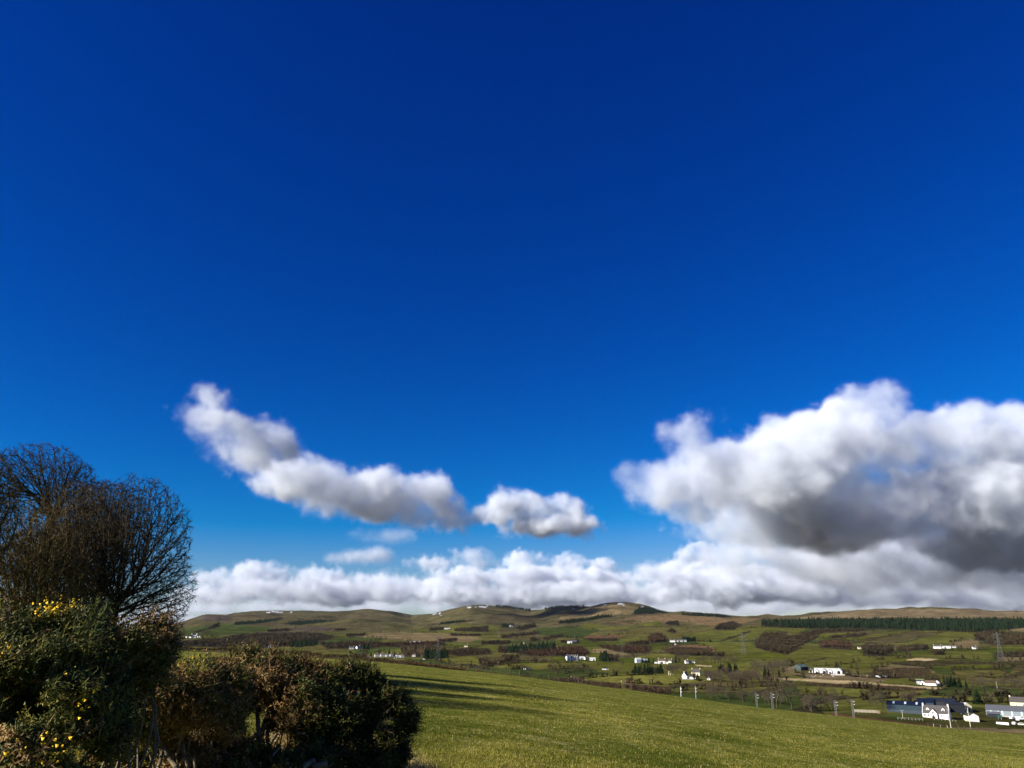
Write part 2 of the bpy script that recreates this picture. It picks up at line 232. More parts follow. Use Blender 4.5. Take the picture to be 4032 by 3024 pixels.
def zfar_base(u, Y):
    """u (n,1) columns, Y (n,m)"""
    out = np.empty_like(Y)
    for i in range(Y.shape[0]):
        uu = float(u[i, 0]); E = float(edgeY(uu)); zE = float(zfield(uu * E, E)); ys = max(float(ctl(uu, Y_SH)), E + 6)
        zs = float(ctl(uu, D_SH)) if uu < -.17 else zE - .075 * (ys - E) * 1.15 - .3
        if -.17 <= uu < -.05: t = (uu + .17) / .12; zs = (1 - t) * -8.1 + t * zs
        yr = float(ctl(uu, Y_RL)); zr = float(ctl(uu, Z_RL)); D = float(np.interp(uu, _du, _dv)); zR = float(np.interp(uu, _ru, _rs)) * D
        zm = float(ctl(uu, Z_MID)); z40 = zm + (zR - zm) * .42
        ky = [E, ys, yr - 14, yr + 12, yr + 70, 900, 1500, 2000, 3000, 3000 + (D - 3000) * .45, D - 900, D - 350, D, D + 500, D + 2000, 14000]
        kz = [zE, zs, zr - .2, zr, min(-48.5, zr - 11), -57, float(ctl(uu, Z_15)), float(ctl(uu, Z_20)), zm, z40, zR - .30 * abs(zR - z40) - 6, zR - 7, zR, zR - 12, zR - 90, zR - 150]
        out[i] = np.interp(Y[i], ky, kz)
    return out
NF = 440
uc = np.concatenate([np.linspace(-1.45, -.705, 46)[:-1], np.linspace(-.705, .705, 880), np.linspace(.705, 1.45, 46)[1:]]); NC = len(uc)
E_ = edgeY(uc)[:, None]; tt = np.linspace(0, 1, NF)[None, :]
YF = E_ * (12500 / E_) ** tt; XF = uc[:, None] * YF
ZB = zfar_base(uc[:, None], YF)
def smooth_rows(Z, k):
    P = np.concatenate([np.repeat(Z[:, :1], k, 1), Z, np.repeat(Z[:, -1:], k, 1)], 1); c = np.cumsum(np.pad(P, ((0, 0), (1, 0))), 1)
    return (c[:, 2 * k + 1:] - c[:, :-(2 * k + 1)]) / (2 * k + 1)
ZS = smooth_rows(smooth_rows(ZB, 3), 2); ws = sstep(.0, .05, tt) ; ZF = ZB * (1 - ws) + ZS * ws
vl = sstep(620, 1100, YF) * (1 - sstep(5200, 7000, YF) * .6)
ZF = ZF + vl * (11 * (fbm(XF / 420, YF / 300, 11, 3) - .5) + 3.0 * (fbm(XF / 110, YF / 80, 15, 3) - .5))
hl = sstep(2800, 4500, YF)
rn = 1 - np.abs(2 * fbm(XF / 600, YF / 900, 31, 4) - 1)
_D = np.interp(uc, _du, _dv)[:, None]; notridge = 1 - .9 * np.exp(-((YF - _D) / 420) ** 2)
ZF = ZF + hl * notridge * (58 * (rn - .72) + 26 * (fbm(XF / 170, YF / 200, 35, 3) - .5))
ZF = ZF + hl * (1 - notridge) * 5 * (fbm(XF / 120, YF / 300, 39, 3) - .5)
# drumlins / mounds that show as crests: (px, py, extra height m, half-width m along x, along y)
for px, py, hgt, rx, ry in ((2540, 2676, 5.0, 95, 60), (2960, 2600, 4, 120, 80), (3300, 2720, 3, 150, 50), (2560, 2580, 5, 120, 90), (1960, 2640, 4, 120, 60), (2000, 2555, 5, 70, 60), (1560, 2560, 6, 110, 80), (3300, 2575, 7, 150, 110), (3800, 2610, 5, 160, 80), (3600, 2560, 6, 200, 120)):
    u0, s0 = uslope(px, py); ci = int(np.argmin(abs(uc - u0))); r_ = int(np.argmax(np.maximum.accumulate(ZF[ci] / YF[ci]) >= s0)); x0, y0 = XF[ci, r_], YF[ci, r_]
    ZF = ZF + hgt * np.exp(-((XF - x0) / rx) ** 2 - ((YF - y0) / ry) ** 2)
SL = np.maximum.accumulate(ZF / YF, axis=1)
def hit(px, py):
    """ground point under a photo pixel, beyond the near field"""
    u, s = uslope(px, py); u = np.atleast_1d(u); s = np.atleast_1d(s); out = np.zeros((len(u), 3))
    for i in range(len(u)):
        c = int(np.clip(np.searchsorted(uc, u[i]), 1, NC - 1)); c = c if abs(uc[c] - u[i]) < abs(uc[c - 1] - u[i]) else c - 1
        k = int(np.searchsorted(SL[c], s[i]))
        if k <= 0: Y = YF[c, 0]
        elif k >= NF: Y = YF[c, int(np.argmax(SL[c]))]
        else: Y = YF[c, k]
        out[i] = (u[i] * Y, Y, ground(u[i] * Y, Y))
    return out
def ground(X, Y):
    u = X / Y; E = float(edgeY(u))
    if Y <= E: return float(zfield(X, Y))
    c = float(np.interp(u, uc, np.arange(NC))); i = int(min(max(c, 0), NC - 2)); f = c - i; z = 0
    for j, wt in ((i, 1 - f), (i + 1, f)): z += wt * float(np.interp(Y, YF[j], ZF[j]))
    return z
def G(px, py): return hit(px, py)[0]
def Gf(px, py):
    """ground point on the near field"""
    u, s = uslope(px, py); E = float(edgeY(u)); ys = np.linspace(4, E, 1500); zz = zfield(u * ys, ys) / ys; k = int(np.argmax(zz >= s)) if (zz >= s).any() else len(ys) - 1
    return np.array([u * ys[k], ys[k], float(zfield(u * ys[k], ys[k]))])
# ---------------------------------------------------------------- land cover
G1 = (.080, .081, .017); G2 = (.040, .053, .013); GL = (.106, .100, .021); OL = (.088, .076, .022); BR = (.070, .053, .028); RU = (.115, .066, .034); TAN = (.145, .108, .050); STR = (.34, .26, .13); DK = (.03, .026, .013); HE = (.066, .05, .038); PL = (.07, .058, .024); YARD = (.046, .044, .012); BAL = (.085, .042, .026); SNOW = (.55, .57, .62); FLOOR = (.03, .03, .016)
COVER = [
 ('4', G2, [(0, 340), (160, 310), (440, 290), (700, 260), (1000, 285), (1150, 290), (1100, 330), (700, 370), (300, 380), (0, 400)]),
 ('4', G2, [(1590, 430), (1800, 395), (2212, 390), (2212, 430), (1800, 450)]), ('4', HE, [(1250, 320), (1500, 290), (1750, 295), (1700, 330)]),
 ('4', OL, [(1170, 490), (1600, 475), (1900, 520), (1500, 540), (1200, 520)]), ('4', G1, [(1200, 500), (1500, 490), (1480, 505), (1200, 520)]), ('4', G2, [(2100, 520), (2212, 515), (2212, 545), (1900, 550)]),
 ('4', PL, [(1850, 330), (2050, 345), (2212, 330), (2212, 300), (2000, 300)]), ('4', HE, [(500, 180), (700, 190), (780, 235), (600, 235), (430, 220)]),
 ('5', TAN, [(0, 375), (300, 345), (700, 345), (1000, 365), (1250, 400), (1100, 440), (500, 425), (0, 385)]), ('5', G2, [(0, 395), (350, 395), (0, 445)]),
 ('5', G1, [(700, 300), (1000, 270), (1400, 275), (1380, 345), (900, 355), (500, 340)]), ('5', OL, [(880, 490), (1000, 480), (1120, 490), (1000, 510)]),
 ('5', G1, [(1160, 490), (1280, 460), (1390, 465), (1390, 520), (1310, 535)]), ('5', GL, [(710, 600), (900, 560), (1100, 570), (1200, 610), (1200, 660), (1000, 650), (780, 625)]),
 ('5', GL, [(1280, 680), (1500, 650), (1860, 635), (2212, 640), (2212, 700), (1850, 695), (1720, 705), (1400, 690)]), ('5', G2, [(480, 600), (780, 620), (1040, 690), (1400, 700), (1800, 720), (1800, 790), (1300, 760), (900, 700), (500, 640)]),
 ('5', PL, [(1590, 560), (1900, 590), (1860, 630), (1600, 620)]), ('5', G2, [(1750, 300), (2212, 285), (2212, 400), (2050, 395), (1800, 370), (1700, 340)]),
 ('5', OL, [(1550, 390), (1680, 362), (1760, 370), (1650, 400)]), ('5', OL, [(1900, 420), (2000, 395), (2150, 400), (2110, 425)]), ('5', G2, [(0, 490), (260, 480), (440, 490), (300, 530), (0, 540)]),
 ('6', TAN, [(0, 200), (260, 150), (420, 60), (620, 65), (790, 110), (690, 170), (300, 190), (0, 235)]),
 ('6', G2, [(0, 290), (400, 320), (290, 370), (200, 400), (0, 390)]), ('6', RU, [(230, 400), (280, 370), (560, 370), (660, 390), (480, 410)]),
 ('6', G1, [(150, 290), (250, 255), (560, 290), (750, 270), (750, 300), (500, 330), (380, 320)]),
 ('6', (.14, .095, .045), [(490, 250), (800, 170), (1100, 175), (1500, 188), (1700, 200), (2000, 205), (1760, 260), (1480, 280), (1180, 240), (1000, 280), (700, 270)]),
 ('6', G1, [(700, 260), (1000, 240), (1020, 280), (800, 290)]), ('6', PL, [(570, 240), (720, 215), (800, 235), (700, 255)]),
 ('6', OL, [(560, 360), (760, 300), (1100, 290), (1270, 300), (1160, 350), (1000, 370), (860, 360)]),
 ('6', G1, [(1270, 350), (1480, 325), (1700, 320), (1740, 300), (2212, 295), (2212, 330), (1950, 360), (1900, 420), (1650, 430), (1330, 420), (1200, 370)]),
 ('6', DK, [(1560, 420), (1700, 375), (1850, 328), (1870, 332), (1720, 390), (1600, 430)]),
 ('6', G1, [(1340, 430), (1860, 440), (2050, 540), (1500, 540)]), ('6', RU, [(980, 520), (1130, 470), (1350, 460), (1500, 490), (1520, 530), (1400, 550), (1100, 540)]),
 ('6', G1, [(560, 420), (860, 400), (900, 440), (700, 440)]), ('6', GL, [(720, 575), (900, 550), (1120, 555), (1110, 585), (750, 590)]), ('6', GL, [(1250, 570), (1400, 570), (1580, 575), (1500, 595), (1260, 590)]),
 ('6', G1, [(0, 620), (380, 630), (380, 660), (580, 650), (720, 680), (720, 760), (590, 765), (300, 700), (0, 690)]), ('6', G2, [(60, 750), (200, 725), (330, 745), (330, 770), (100, 780)]),
 ('6', GL, [(240, 800), (560, 765), (1000, 755), (1200, 775), (1380, 820), (1200, 845), (1050, 855), (640, 835)]), ('6', G1, [(1060, 880), (1400, 865), (1800, 880), (1790, 915), (1500, 905), (1300, 890), (1080, 940)]),
 ('6', OL, [(1940, 830), (2100, 830), (2212, 820), (2212, 860), (1960, 870)]), ('6', TAN, [(300, 510), (420, 500), (700, 555), (560, 560), (350, 540)]), ('6', STR, [(1310, 657), (1480, 668), (1480, 680), (1320, 670)]),
 ('7', (.155, .115, .06), [(330, 172), (560, 140), (900, 105), (1800, 105), (2000, 125), (2300, 125), (2300, 185), (330, 190)]),
 ('7', G1, [(400, 345), (540, 300), (820, 295), (700, 320), (470, 360)]), ('7', G1, [(660, 360), (900, 320), (1180, 290), (1250, 295), (870, 370)]), ('7', PL, [(850, 385), (1250, 295), (1560, 298), (1340, 350), (1100, 390)]),
 ('7', G1, [(1350, 350), (1600, 300), (1810, 300), (1790, 360), (1500, 410), (1150, 410)]), ('7', G1, [(0, 255), (200, 255), (360, 280), (300, 310), (0, 310)]),
 ('7', G1, [(220, 480), (460, 390), (520, 430), (800, 450), (880, 510), (1300, 490), (1500, 460), (1900, 450), (1990, 530), (1500, 520), (1200, 520), (900, 540), (600, 580), (400, 590), (260, 580)]),
 ('7', G1, [(1000, 650), (1100, 640), (880, 620), (600, 590), (860, 540), (1100, 560), (1050, 590), (920, 600)]), ('7', TAN, [(920, 600), (1060, 570), (1380, 590), (1500, 640), (1150, 690), (780, 680), (700, 660), (1060, 660)]),
 ('7', STR, [(1210, 532), (1300, 518), (1500, 530), (1300, 542)]), ('7', G2, [(1370, 595), (1560, 595), (1960, 605), (2120, 610), (2000, 690), (1500, 650)]), ('7', OL, [(1600, 620), (2000, 615), (2060, 640), (1980, 690), (1620, 660)]),
 ('7', TAN, [(1580, 390), (1700, 360), (1800, 360), (1850, 420), (1700, 440), (1600, 400)]), ('7', TAN, [(2000, 515), (2212, 510), (2212, 545), (2000, 545)]), ('7', TAN, [(2050, 290), (2300, 240), (2300, 300)]),
 ('7', (.12, .09, .045), [(180, 640), (420, 650), (800, 650), (1100, 680), (1000, 722), (400, 692)]), ('7', STR, [(0, 677), (200, 682), (400, 692), (700, 707), (1000, 732), (1400, 755), (1560, 770), (1450, 778), (1000, 756), (600, 730), (360, 708), (0, 696)]),
 ('7', TAN, [(150, 590), (290, 585), (290, 635), (200, 640)]), ('7', DK, [(370, 727), (700, 738), (1150, 760), (1380, 775), (1380, 790), (1000, 785), (380, 745)]),
 ('7', G1, [(280, 730), (380, 745), (700, 770), (1000, 790), (960, 830), (860, 850), (700, 840), (330, 830)]), ('7', OL, [(850, 870), (1020, 800), (1400, 790), (1340, 830), (960, 870)]),
 ('7', G2, [(1350, 820), (1450, 790), (1560, 780), (2300, 778), (2300, 850), (1920, 840), (1700, 830)]), ('7', GL, [(1150, 890), (1340, 830), (1700, 850), (2300, 850), (2300, 900), (1700, 890), (1380, 890)]),
 ('7', YARD, [(560, 985), (900, 960), (1100, 980), (1700, 930), (2400, 960), (2400, 1140), (1500, 1110), (800, 1050)]), ('7', BAL, [(560, 975), (720, 1000), (1100, 1040), (1500, 1085), (1500, 1098), (1000, 1068), (600, 1030)]),
 ('7', TAN, [(1450, 1102), (1700, 1105), (2400, 1130), (2400, 1165), (1700, 1135), (1450, 1115)]), ('7', G2, [(1000, 1000), (1130, 985), (1360, 1000), (1360, 1030), (1150, 1045)]),
]
for x0, y0, x1, y1 in ((480, 125, 560, 130), (1030, 96, 1120, 104), (1155, 88, 1270, 104), (740, 160, 785, 172), (820, 178, 836, 183), (228, 126, 315, 134), (800, 154, 820, 163)): COVER.append(('5', SNOW, [(x0, y1), ((x0 + x1) / 2, y0), (x1, y0 + 2), (x1 - 8, y1), ((x0 + x1) / 2, y1 - 3)]))
for x0, y0, x1, y1 in ((1070, 139, 1275, 150), (830, 151, 880, 158), (1335, 145, 1365, 150)): COVER.append(('4', SNOW, [(x0, y1), ((x0 + x1) / 2, y0), (x1, y1 - 3), (x1 - 8, y1)]))
for x0, y0, x1, y1 in ((435, 68, 460, 76), (575, 62, 610, 70), (620, 70, 650, 80), (785, 94, 815, 102), (120, 112, 150, 116)): COVER.append(('6', SNOW, [(x0, y1), (x0 + 4, y0), (x1, y0 + 2), (x1, y1)]))
def vor(x, y, s):
    """cell id hash, border distance"""
    ix = np.floor(x); iy = np.floor(y); d1 = np.full(x.shape, 9.); d2 = np.full(x.shape, 9.); cid = np.zeros(x.shape)
    for a in (-1, 0, 1):
        for b in (-1, 0, 1):
            cx = ix + a; cy_ = iy + b; dx = cx + _hash(cx, cy_, s) - x; dy = cy_ + _hash(cx, cy_, s + 5) - y; d = np.hypot(dx, dy); h = _hash(cx, cy_, s + 9)
            nr = d < d1; d2 = np.where(nr, d1, np.minimum(d2, d)); cid = np.where(nr, h, cid); d1 = np.where(nr, d, d1)
    return cid, d2 - d1
def landcover(X, Y, Z):
    PX, PY = project(X, Y, Z)
    sx = X + 60 * (fbm(X / 200, Y / 200, 51, 2) - .5); sy = Y + 60 * (fbm(X / 200, Y / 200, 52, 2) - .5)
    cid, bd = vor(sx / 210, sy / 170, 3); pal = np.array([G1, G2, OL, G1, GL, (.068, .074, .010), PL, (.05, .064, .009)]); c = pal[(cid * 7.999).astype(int)]
    c = np.where((bd < .03)[..., None], np.array(DK), c)
    f = fbm(X / 300, Y / 500, 61, 4)[..., None]; hill = np.array(BR) * (1 - f) + np.array((.074, .068, .025)) * f
    f2 = fbm(X / 90, Y / 150, 65, 3)[..., None]; hill = hill * (.7 + .6 * f2)
    kk = (sstep(2500, 3700, Y) + .9 * (fbm(X / 350, Y / 350, 67, 3) - .5) * sstep(1800, 2500, Y))[..., None]; kk = np.clip(kk, 0, 1)
    c = c * (1 - kk) + hill * kk
    jx = PX + 22 * (fbm(X / 45, Y / 60, 71, 3) - .5); jy = PY + 7 * (fbm(X / 45, Y / 60, 73, 3) - .5)
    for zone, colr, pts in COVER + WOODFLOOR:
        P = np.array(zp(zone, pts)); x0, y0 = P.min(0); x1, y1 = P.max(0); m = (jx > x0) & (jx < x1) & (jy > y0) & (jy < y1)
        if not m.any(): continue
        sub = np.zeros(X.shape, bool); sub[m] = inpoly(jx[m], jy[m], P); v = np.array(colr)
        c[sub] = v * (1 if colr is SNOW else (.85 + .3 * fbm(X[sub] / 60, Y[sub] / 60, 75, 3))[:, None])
    return c
CF = landcover(XF, YF, ZF)
# shoulder just past the fence and the slope down to the railway
sh = (YF < ctl(uc[:, None], Y_SH) + 40); CF[sh] = np.array(GL) * (.8 + .4 * fbm(XF[sh] / 8, YF[sh] / 8, 77, 3))[:, None]
sl = (~sh) & (YF < 480) & (uc[:, None] < .27); CF[sl] = np.array(PL)
FG = vcmat('ground_cover', spec=0, scales=((.006, .24), (.03, .34), (.12, .24), (.6, .18)))
def grid_faces(nc, nr):
    i = np.arange(nc - 1)[:, None] * nr + np.arange(nr - 1)[None, :]; i = i.ravel(); return np.stack([i, i + nr, i + nr + 1, i + 1], 1)
RS = int(np.argmin(abs(YF[NC // 2] - 3000)))
def strip(name, a, b):
    V = np.stack([XF[:, a:b], YF[:, a:b], ZF[:, a:b]], 2).reshape(-1, 3); C = CF[:, a:b].reshape(-1, 3)
    return tag(link(name, mesh_np(name, V, grid_faces(NC, b - a), FG, C, True)), kind='structure')
strip('valley_ground', 0, RS + 1); strip('hills', RS, NF)
# near field
NR = 150; tr = np.linspace(0, 1, NR)[None, :]; Yn = -30 + tr * (E_ + 30); Xn = uc[:, None] * ((1 - tr) * 42 + tr * E_)
Zn = zfield(Xn, Yn); Zn[:, -1] = ZF[:, 0]; Xn[:, -1] = XF[:, 0]; Yn[:, -1] = YF[:, 0]
def grasscol(X, Y):
    a = fbm(X / 5.0, Y / 9.0, 81, 4); b = fbm(X / 1.1, Y / 2.2, 83, 3); g = fbm(X / 30, Y / 30, 85, 3)
    t = np.clip((a - .5) * 2.2 + (b - .5) * 1.6 + (g - .5) * 1.2 + .5, 0, 1)[..., None]
    c = np.array((.066, .082, .010)) * (1 - t) + np.array((.25, .22, .042)) * t
    s = np.clip((b - .60) * 6, 0, 1)[..., None] * np.clip((a - .42) * 5, 0, 1)[..., None]; return c * (1 - .5 * s) + np.array((.30, .25, .09)) * .5 * s
def grassmat():
    m, n, b = newmat('grass_turf'); n.nodes.remove(b); b = n.nodes.new('ShaderNodeBsdfDiffuse'); n.links.new(b.outputs[0], n.nodes['Material Output'].inputs[0]); tc = n.nodes.new('ShaderNodeTexCoord'); L = n.links.new
    def noise(scl, det, mp=None):
        z = n.nodes.new('ShaderNodeTexNoise'); z.inputs['Scale'].default_value = scl; z.inputs['Detail'].default_value = det; z.inputs['Roughness'].default_value = .62
        if mp: q = n.nodes.new('ShaderNodeMapping'); q.inputs['Scale'].default_value = mp; L(tc.outputs['Object'], q.inputs[0]); L(q.outputs[0], z.inputs['Vector'])
        else: L(tc.outputs['Object'], z.inputs['Vector'])
        return z.outputs[0]
    def mx(f, a, c):
        x = n.nodes.new('ShaderNodeMix'); x.data_type = 'RGBA'; L(f, x.inputs['Factor'])
        for i, q in ((6, a), (7, c)):
            if isinstance(q, tuple): x.inputs[i].default_value = (*q, 1)
            else: L(q, x.inputs[i])
        return x.outputs[2]
    def rng_(s, a, c):
        r = n.nodes.new('ShaderNodeMapRange'); r.inputs['From Min'].default_value = a; r.inputs['From Max'].default_value = c; L(s, r.inputs[0]); return r.outputs[0]
    n1 = noise(.35, 6, (.45, 1, 1)); n2 = noise(2.2, 6, (.5, 1, 1)); n3 = noise(14, 4); n4 = noise(.05, 4)
    c = mx(rng_(n1, .36, .64), (.060, .080, .010), (.208, .20, .034)); c = mx(rng_(n4, .4, .65), c, mx(rng_(n2, .35, .65), (.074, .098, .012), (.20, .195, .036)))
    st = n.nodes.new('ShaderNodeMath'); st.operation = 'MULTIPLY'; L(rng_(n2, .52, .64), st.inputs[0]); L(rng_(n1, .42, .62), st.inputs[1])
    c = mx(st.outputs[0], c, (.40, .33, .13)); c = mx(rng_(n2, .44, .30), c, (.036, .05, .004))
    c2 = n.nodes.new('ShaderNodeVectorMath'); c2.operation = 'SCALE'; r = n.nodes.new('ShaderNodeMapRange'); r.inputs['From Min'].default_value = .3; r.inputs['From Max'].default_value = .7; r.inputs['To Min'].default_value = .55; r.inputs['To Max'].default_value = 1.4; L(n3, r.inputs[0]); L(c, c2.inputs[0]); L(r.outputs[0], c2.inputs['Scale'])
    L(c2.outputs[0], b.inputs[0]); bp = n.nodes.new('ShaderNodeBump'); bp.inputs['Strength'].default_value = .6; bp.inputs['Distance'].default_value = .12; L(n2, bp.inputs['Height']); L(bp.outputs[0], b.inputs['Normal'])
    return m
tag(link('grass_field', mesh_np('grass_field', np.stack([Xn, Yn, Zn], 2).reshape(-1, 3), grid_faces(NC, NR), grassmat(), None, True)), kind='structure')
# ================================================================ trees
BARK = vcmat('bark', scales=((1.5, .3), (9, .25)), spec=0)
LEAF = vcmat('foliage', scales=((1.2, .25), (7, .25)), spec=0, transl=.15)
def unit(v): return v / np.maximum(np.linalg.norm(v, axis=-1, keepdims=True), 1e-9)
def colonize(att, trunk, step, infl, kill, up=.12, iters=140, seed=0, jitter=.12, out=0.0):
    """space colonisation: returns node positions and parent indices"""
    r = np.random.default_rng(seed); P = [np.array(p, float) for p in trunk]; par = [-1] + list(range(len(trunk) - 1)); pos = np.array(P)
    d = np.linalg.norm(att[:, None] - pos[None], axis=2); ni = d.argmin(1); nd = d.min(1); alive = nd > kill; lastkids = {}; hub = np.array(trunk[len(trunk) // 3])
    for it in range(iters):
        act = alive & (nd < infl)
        if not act.any():
            if not alive.any(): break
            act = alive & (nd < nd[alive].min() + step * 2)
        idx = ni[act]; dirs = unit(att[act] - pos[idx]); nodes, inv = np.unique(idx, return_inverse=True); S = np.zeros((len(nodes), 3)); np.add.at(S, inv, dirs)
        S = unit(S) + r.normal(size=S.shape) * jitter + out * unit(pos[nodes] - hub); S[:, 2] += up; new = pos[nodes] + unit(S) * step
        ok = np.array([lastkids.get(int(n), 0) < 4 for n in nodes])
        new = new[ok]; nodes = nodes[ok]
        if len(new) == 0: break
        for n in nodes: lastkids[int(n)] = lastkids.get(int(n), 0) + 1
        base = len(pos); pos = np.vstack([pos, new]); par += [int(n) for n in nodes]
        ai = np.where(alive)[0]
        for c0 in range(0, len(new), 400):
            dd = np.linalg.norm(att[ai][:, None] - new[None, c0:c0 + 400], axis=2); k = dd.argmin(1); mn = dd.min(1); b = mn < nd[ai]
            nd[ai[b]] = mn[b]; ni[ai[b]] = base + c0 + k[b]
        alive &= nd > kill
    return pos, np.array(par)
def radii(par, tip, expo=2.3):
    n = len(par); a = np.zeros(n); kids = np.zeros(n, int)
    for i in range(n - 1, 0, -1):
        if kids[i] == 0: a[i] = tip ** expo
        a[par[i]] += a[i]; kids[par[i]] += 1
    if kids[0] == 0: a[0] = tip ** expo
    return a ** (1 / expo), kids
def tubes(p0, p1, r0, r1, n):
    """open frusta for many segments -> V, T (triangles)"""
    d = unit(p1 - p0); h = np.where(np.abs(d[:, 2:3]) > .9, np.array([[1., 0, 0]]), np.array([[0, 0, 1.]])); a = unit(np.cross(d, h)); b = np.cross(d, a)
    t = 2 * np.pi * np.arange(n) / n; ring = a[:, None] * np.cos(t)[None, :, None] + b[:, None] * np.sin(t)[None, :, None]
    V = np.concatenate([p0[:, None] + ring * r0[:, None, None], p1[:, None] + ring * r1[:, None, None]], 1); m = len(p0); i = np.arange(n); j = (i + 1) % n
    q = np.concatenate([np.stack([i, j, j + n], 1), np.stack([i, j + n, i + n], 1)], 0); T = (np.arange(m)[:, None, None] * 2 * n + q[None]).reshape(-1, 3)
    return V.reshape(-1, 3), T
def cat(parts):
    V = []; T = []; C = []; o = 0
    for v, t, c in parts:
        V.append(v); T.append(t + o); C.append(np.broadcast_to(c, (len(v), 3)) if np.ndim(c) < 2 or len(c) != len(v) else c); o += len(v)
    return np.concatenate(V), np.concatenate(T), np.concatenate(C)
def twigs(base, dirs, length, width, r, per=1, spread=.6):
    """thin flat triangles"""
    b = np.repeat(base, per, 0); d = unit(np.repeat(dirs, per, 0) + r.normal(size=(len(b), 3)) * spread); l = length * r.uniform(.5, 1.3, (len(b), 1)); s = unit(np.cross(d, r.normal(size=d.shape))) * width
    V = np.stack([b - s, b + s, b + d * l], 1).reshape(-1, 3); T = np.arange(len(V)).reshape(-1, 3); return V, T
def bare_tree(seed, att, trunk, step, infl, kill, tip, trunk_r, barkc, twigc, twig_len, twig_w, per, up=.12, jitter=.12, split=.12, out=0.0):
    """meshes: (trunk with limbs, branches with twigs)"""
    r = np.random.default_rng(seed); pos, par = colonize(att, trunk, step, infl, kill, up, seed=seed, jitter=jitter, out=out); rad, kids = radii(par, tip)
    k = trunk_r / rad[0]; rad = np.maximum(tip, rad * (1 + (k - 1) * np.clip(rad / rad[0], 0, 1) ** .7)); i = np.arange(1, len(pos)); p = par[i]; r1 = rad[i]; r0 = np.minimum(rad[p], r1 * 1.35 + tip * .3)
    big = r1 > split * trunk_r; res = []
    bc = np.array(barkc); V, T = tubes(pos[p][big], pos[i][big], r0[big], r1[big], 6); trunkmesh = (V, T, bc * r.uniform(.8, 1.15, (len(V), 1)))
    V, T = tubes(pos[p][~big], pos[i][~big], r0[~big], r1[~big], 3); tc = np.array(twigc); parts = [(V, T, (bc * .5 + tc * .5))]
    thin = i[(r1 < tip * 3.2)]; d = unit(pos[thin] - pos[par[thin]]); V, T = twigs(pos[thin], d, twig_len, twig_w, r, per); parts.append((V, T, tc * r.uniform(.7, 1.3, (len(V) // 3, 1)).repeat(3, 0)))
    return trunkmesh, cat(parts)
def dome(r, n, c, rx, ry, rz, lower=.35, shell=.45):
    """attractors in an ellipsoidal dome, denser toward its skin"""
    q = unit(r.normal(size=(n * 2, 3))); q = q[q[:, 2] > -lower][:n]; q = q * (1 - shell * r.random((len(q), 1)) ** 1.6); return np.array(c) + q * [rx, ry, rz]
# ---- the big bare trees on the left
def big_tree(label, px, Y, crown, seed, n, barkc, twigc, trunk_r=.42, lean=0., stem=.42, forks=2, group=None, low=.6, per=4):
    u, _ = uslope(px, 2470); X = float(u) * Y; z0 = float(zfield(X, Y)); r = np.random.default_rng(seed); att = []
    for cx, cy, rx, ry, fr in crown:
        c = at(cx, cy, Y); k = Y / 3158; att.append(dome(r, int(2.1 * n * fr), c - [X, 0, z0], rx * k, (rx + ry) * .5 * k, ry * k, low, .8))
    att = np.concatenate(att) + [0, 0, 0]; att[:, 1] -= Y; ht = att[:, 2].max(); trunk = [(lean * t * 3 + .25 * math.sin(t * 3 + seed), .2 * math.sin(t * 2.3 + seed * 2), t * ht * stem) for t in np.linspace(0, 1, 14)]; trunk[0] = (0, 0, -.4)
    (tv, tt_, tc), (bv, bt, bcol) = bare_tree(seed, att, trunk, .25, 2.2, .26, .012, trunk_r, barkc, twigc, .40, .014, per, up=.04, jitter=.13, split=.13, out=.4)
    t = thing('bare_tree', label, 'tree', (X, Y, z0), 0, group); link('trunk', mesh_np('trunk', tv, tt_, BARK, tc), t); link('branches', mesh_np('branches', bv, bt, BARK, bcol), t); return t
DKB = (.040, .034, .022); MOS = (.12, .108, .045); RED = (.095, .066, .030); DKT = (.05, .039, .022)
big_tree('bare tree with a rounded fan crown, rightmost of the clump behind the gorse', 452, 50, [(505, 2150, 235, 285, .66), (640, 2330, 125, 150, .24), (520, 2400, 180, 60, .10)], 21, 4200, DKB, DKT, .34, low=.95, stem=.34)
big_tree('thick-trunked bare tree just left of the fan-crowned one', 250, 52, [(300, 2150, 205, 265, .8), (280, 2380, 200, 80, .2)], 22, 3400, MOS, (.062, .042, .022), .36, low=.95, stem=.34)
big_tree('russet-twigged bare tree at the left edge behind the gorse', 60, 46, [(60, 2200, 260, 235, .8), (60, 2400, 220, 70, .2)], 23, 3800, MOS, RED, .34, low=.95, stem=.34)
big_tree('tallest bare tree, its open crown rising above the clump', 120, 62, [(140, 1930, 225, 195, .7), (280, 1960, 110, 155, .3)], 24, 2400, DKB, DKT, .36, low=.6)
big_tree('slim bare tree between the thick trunk and the fan-crowned tree', 378, 54, [(390, 2130, 170, 240, .8), (390, 2370, 150, 90, .2)], 26, 2600, DKB, (.055, .04, .024), .24, low=.95, stem=.34)
big_tree('low russet bare tree filling the clump between the thick trunk and the left edge', 170, 45, [(175, 2270, 200, 190, 1)], 27, 3000, MOS, RED, .28, low=.95, stem=.34)
big_tree('bare tree mostly cut off by the left edge of the picture', -170, 38, [(-250, 2040, 290, 370, 1)], 25, 3200, MOS, RED, .36, per=3, low=.9)
big_tree('bare tree just outside the left edge, its shadow reaching across the near field', -560, 30, [(-640, 1850, 440, 420, 1)], 28, 3600, MOS, RED, .36, per=3, low=.9)
big_tree('second bare tree outside the left edge, shading the near field', -400, 37, [(-450, 1960, 360, 390, 1)], 29, 3200, MOS, RED, .34, per=3, low=.9)
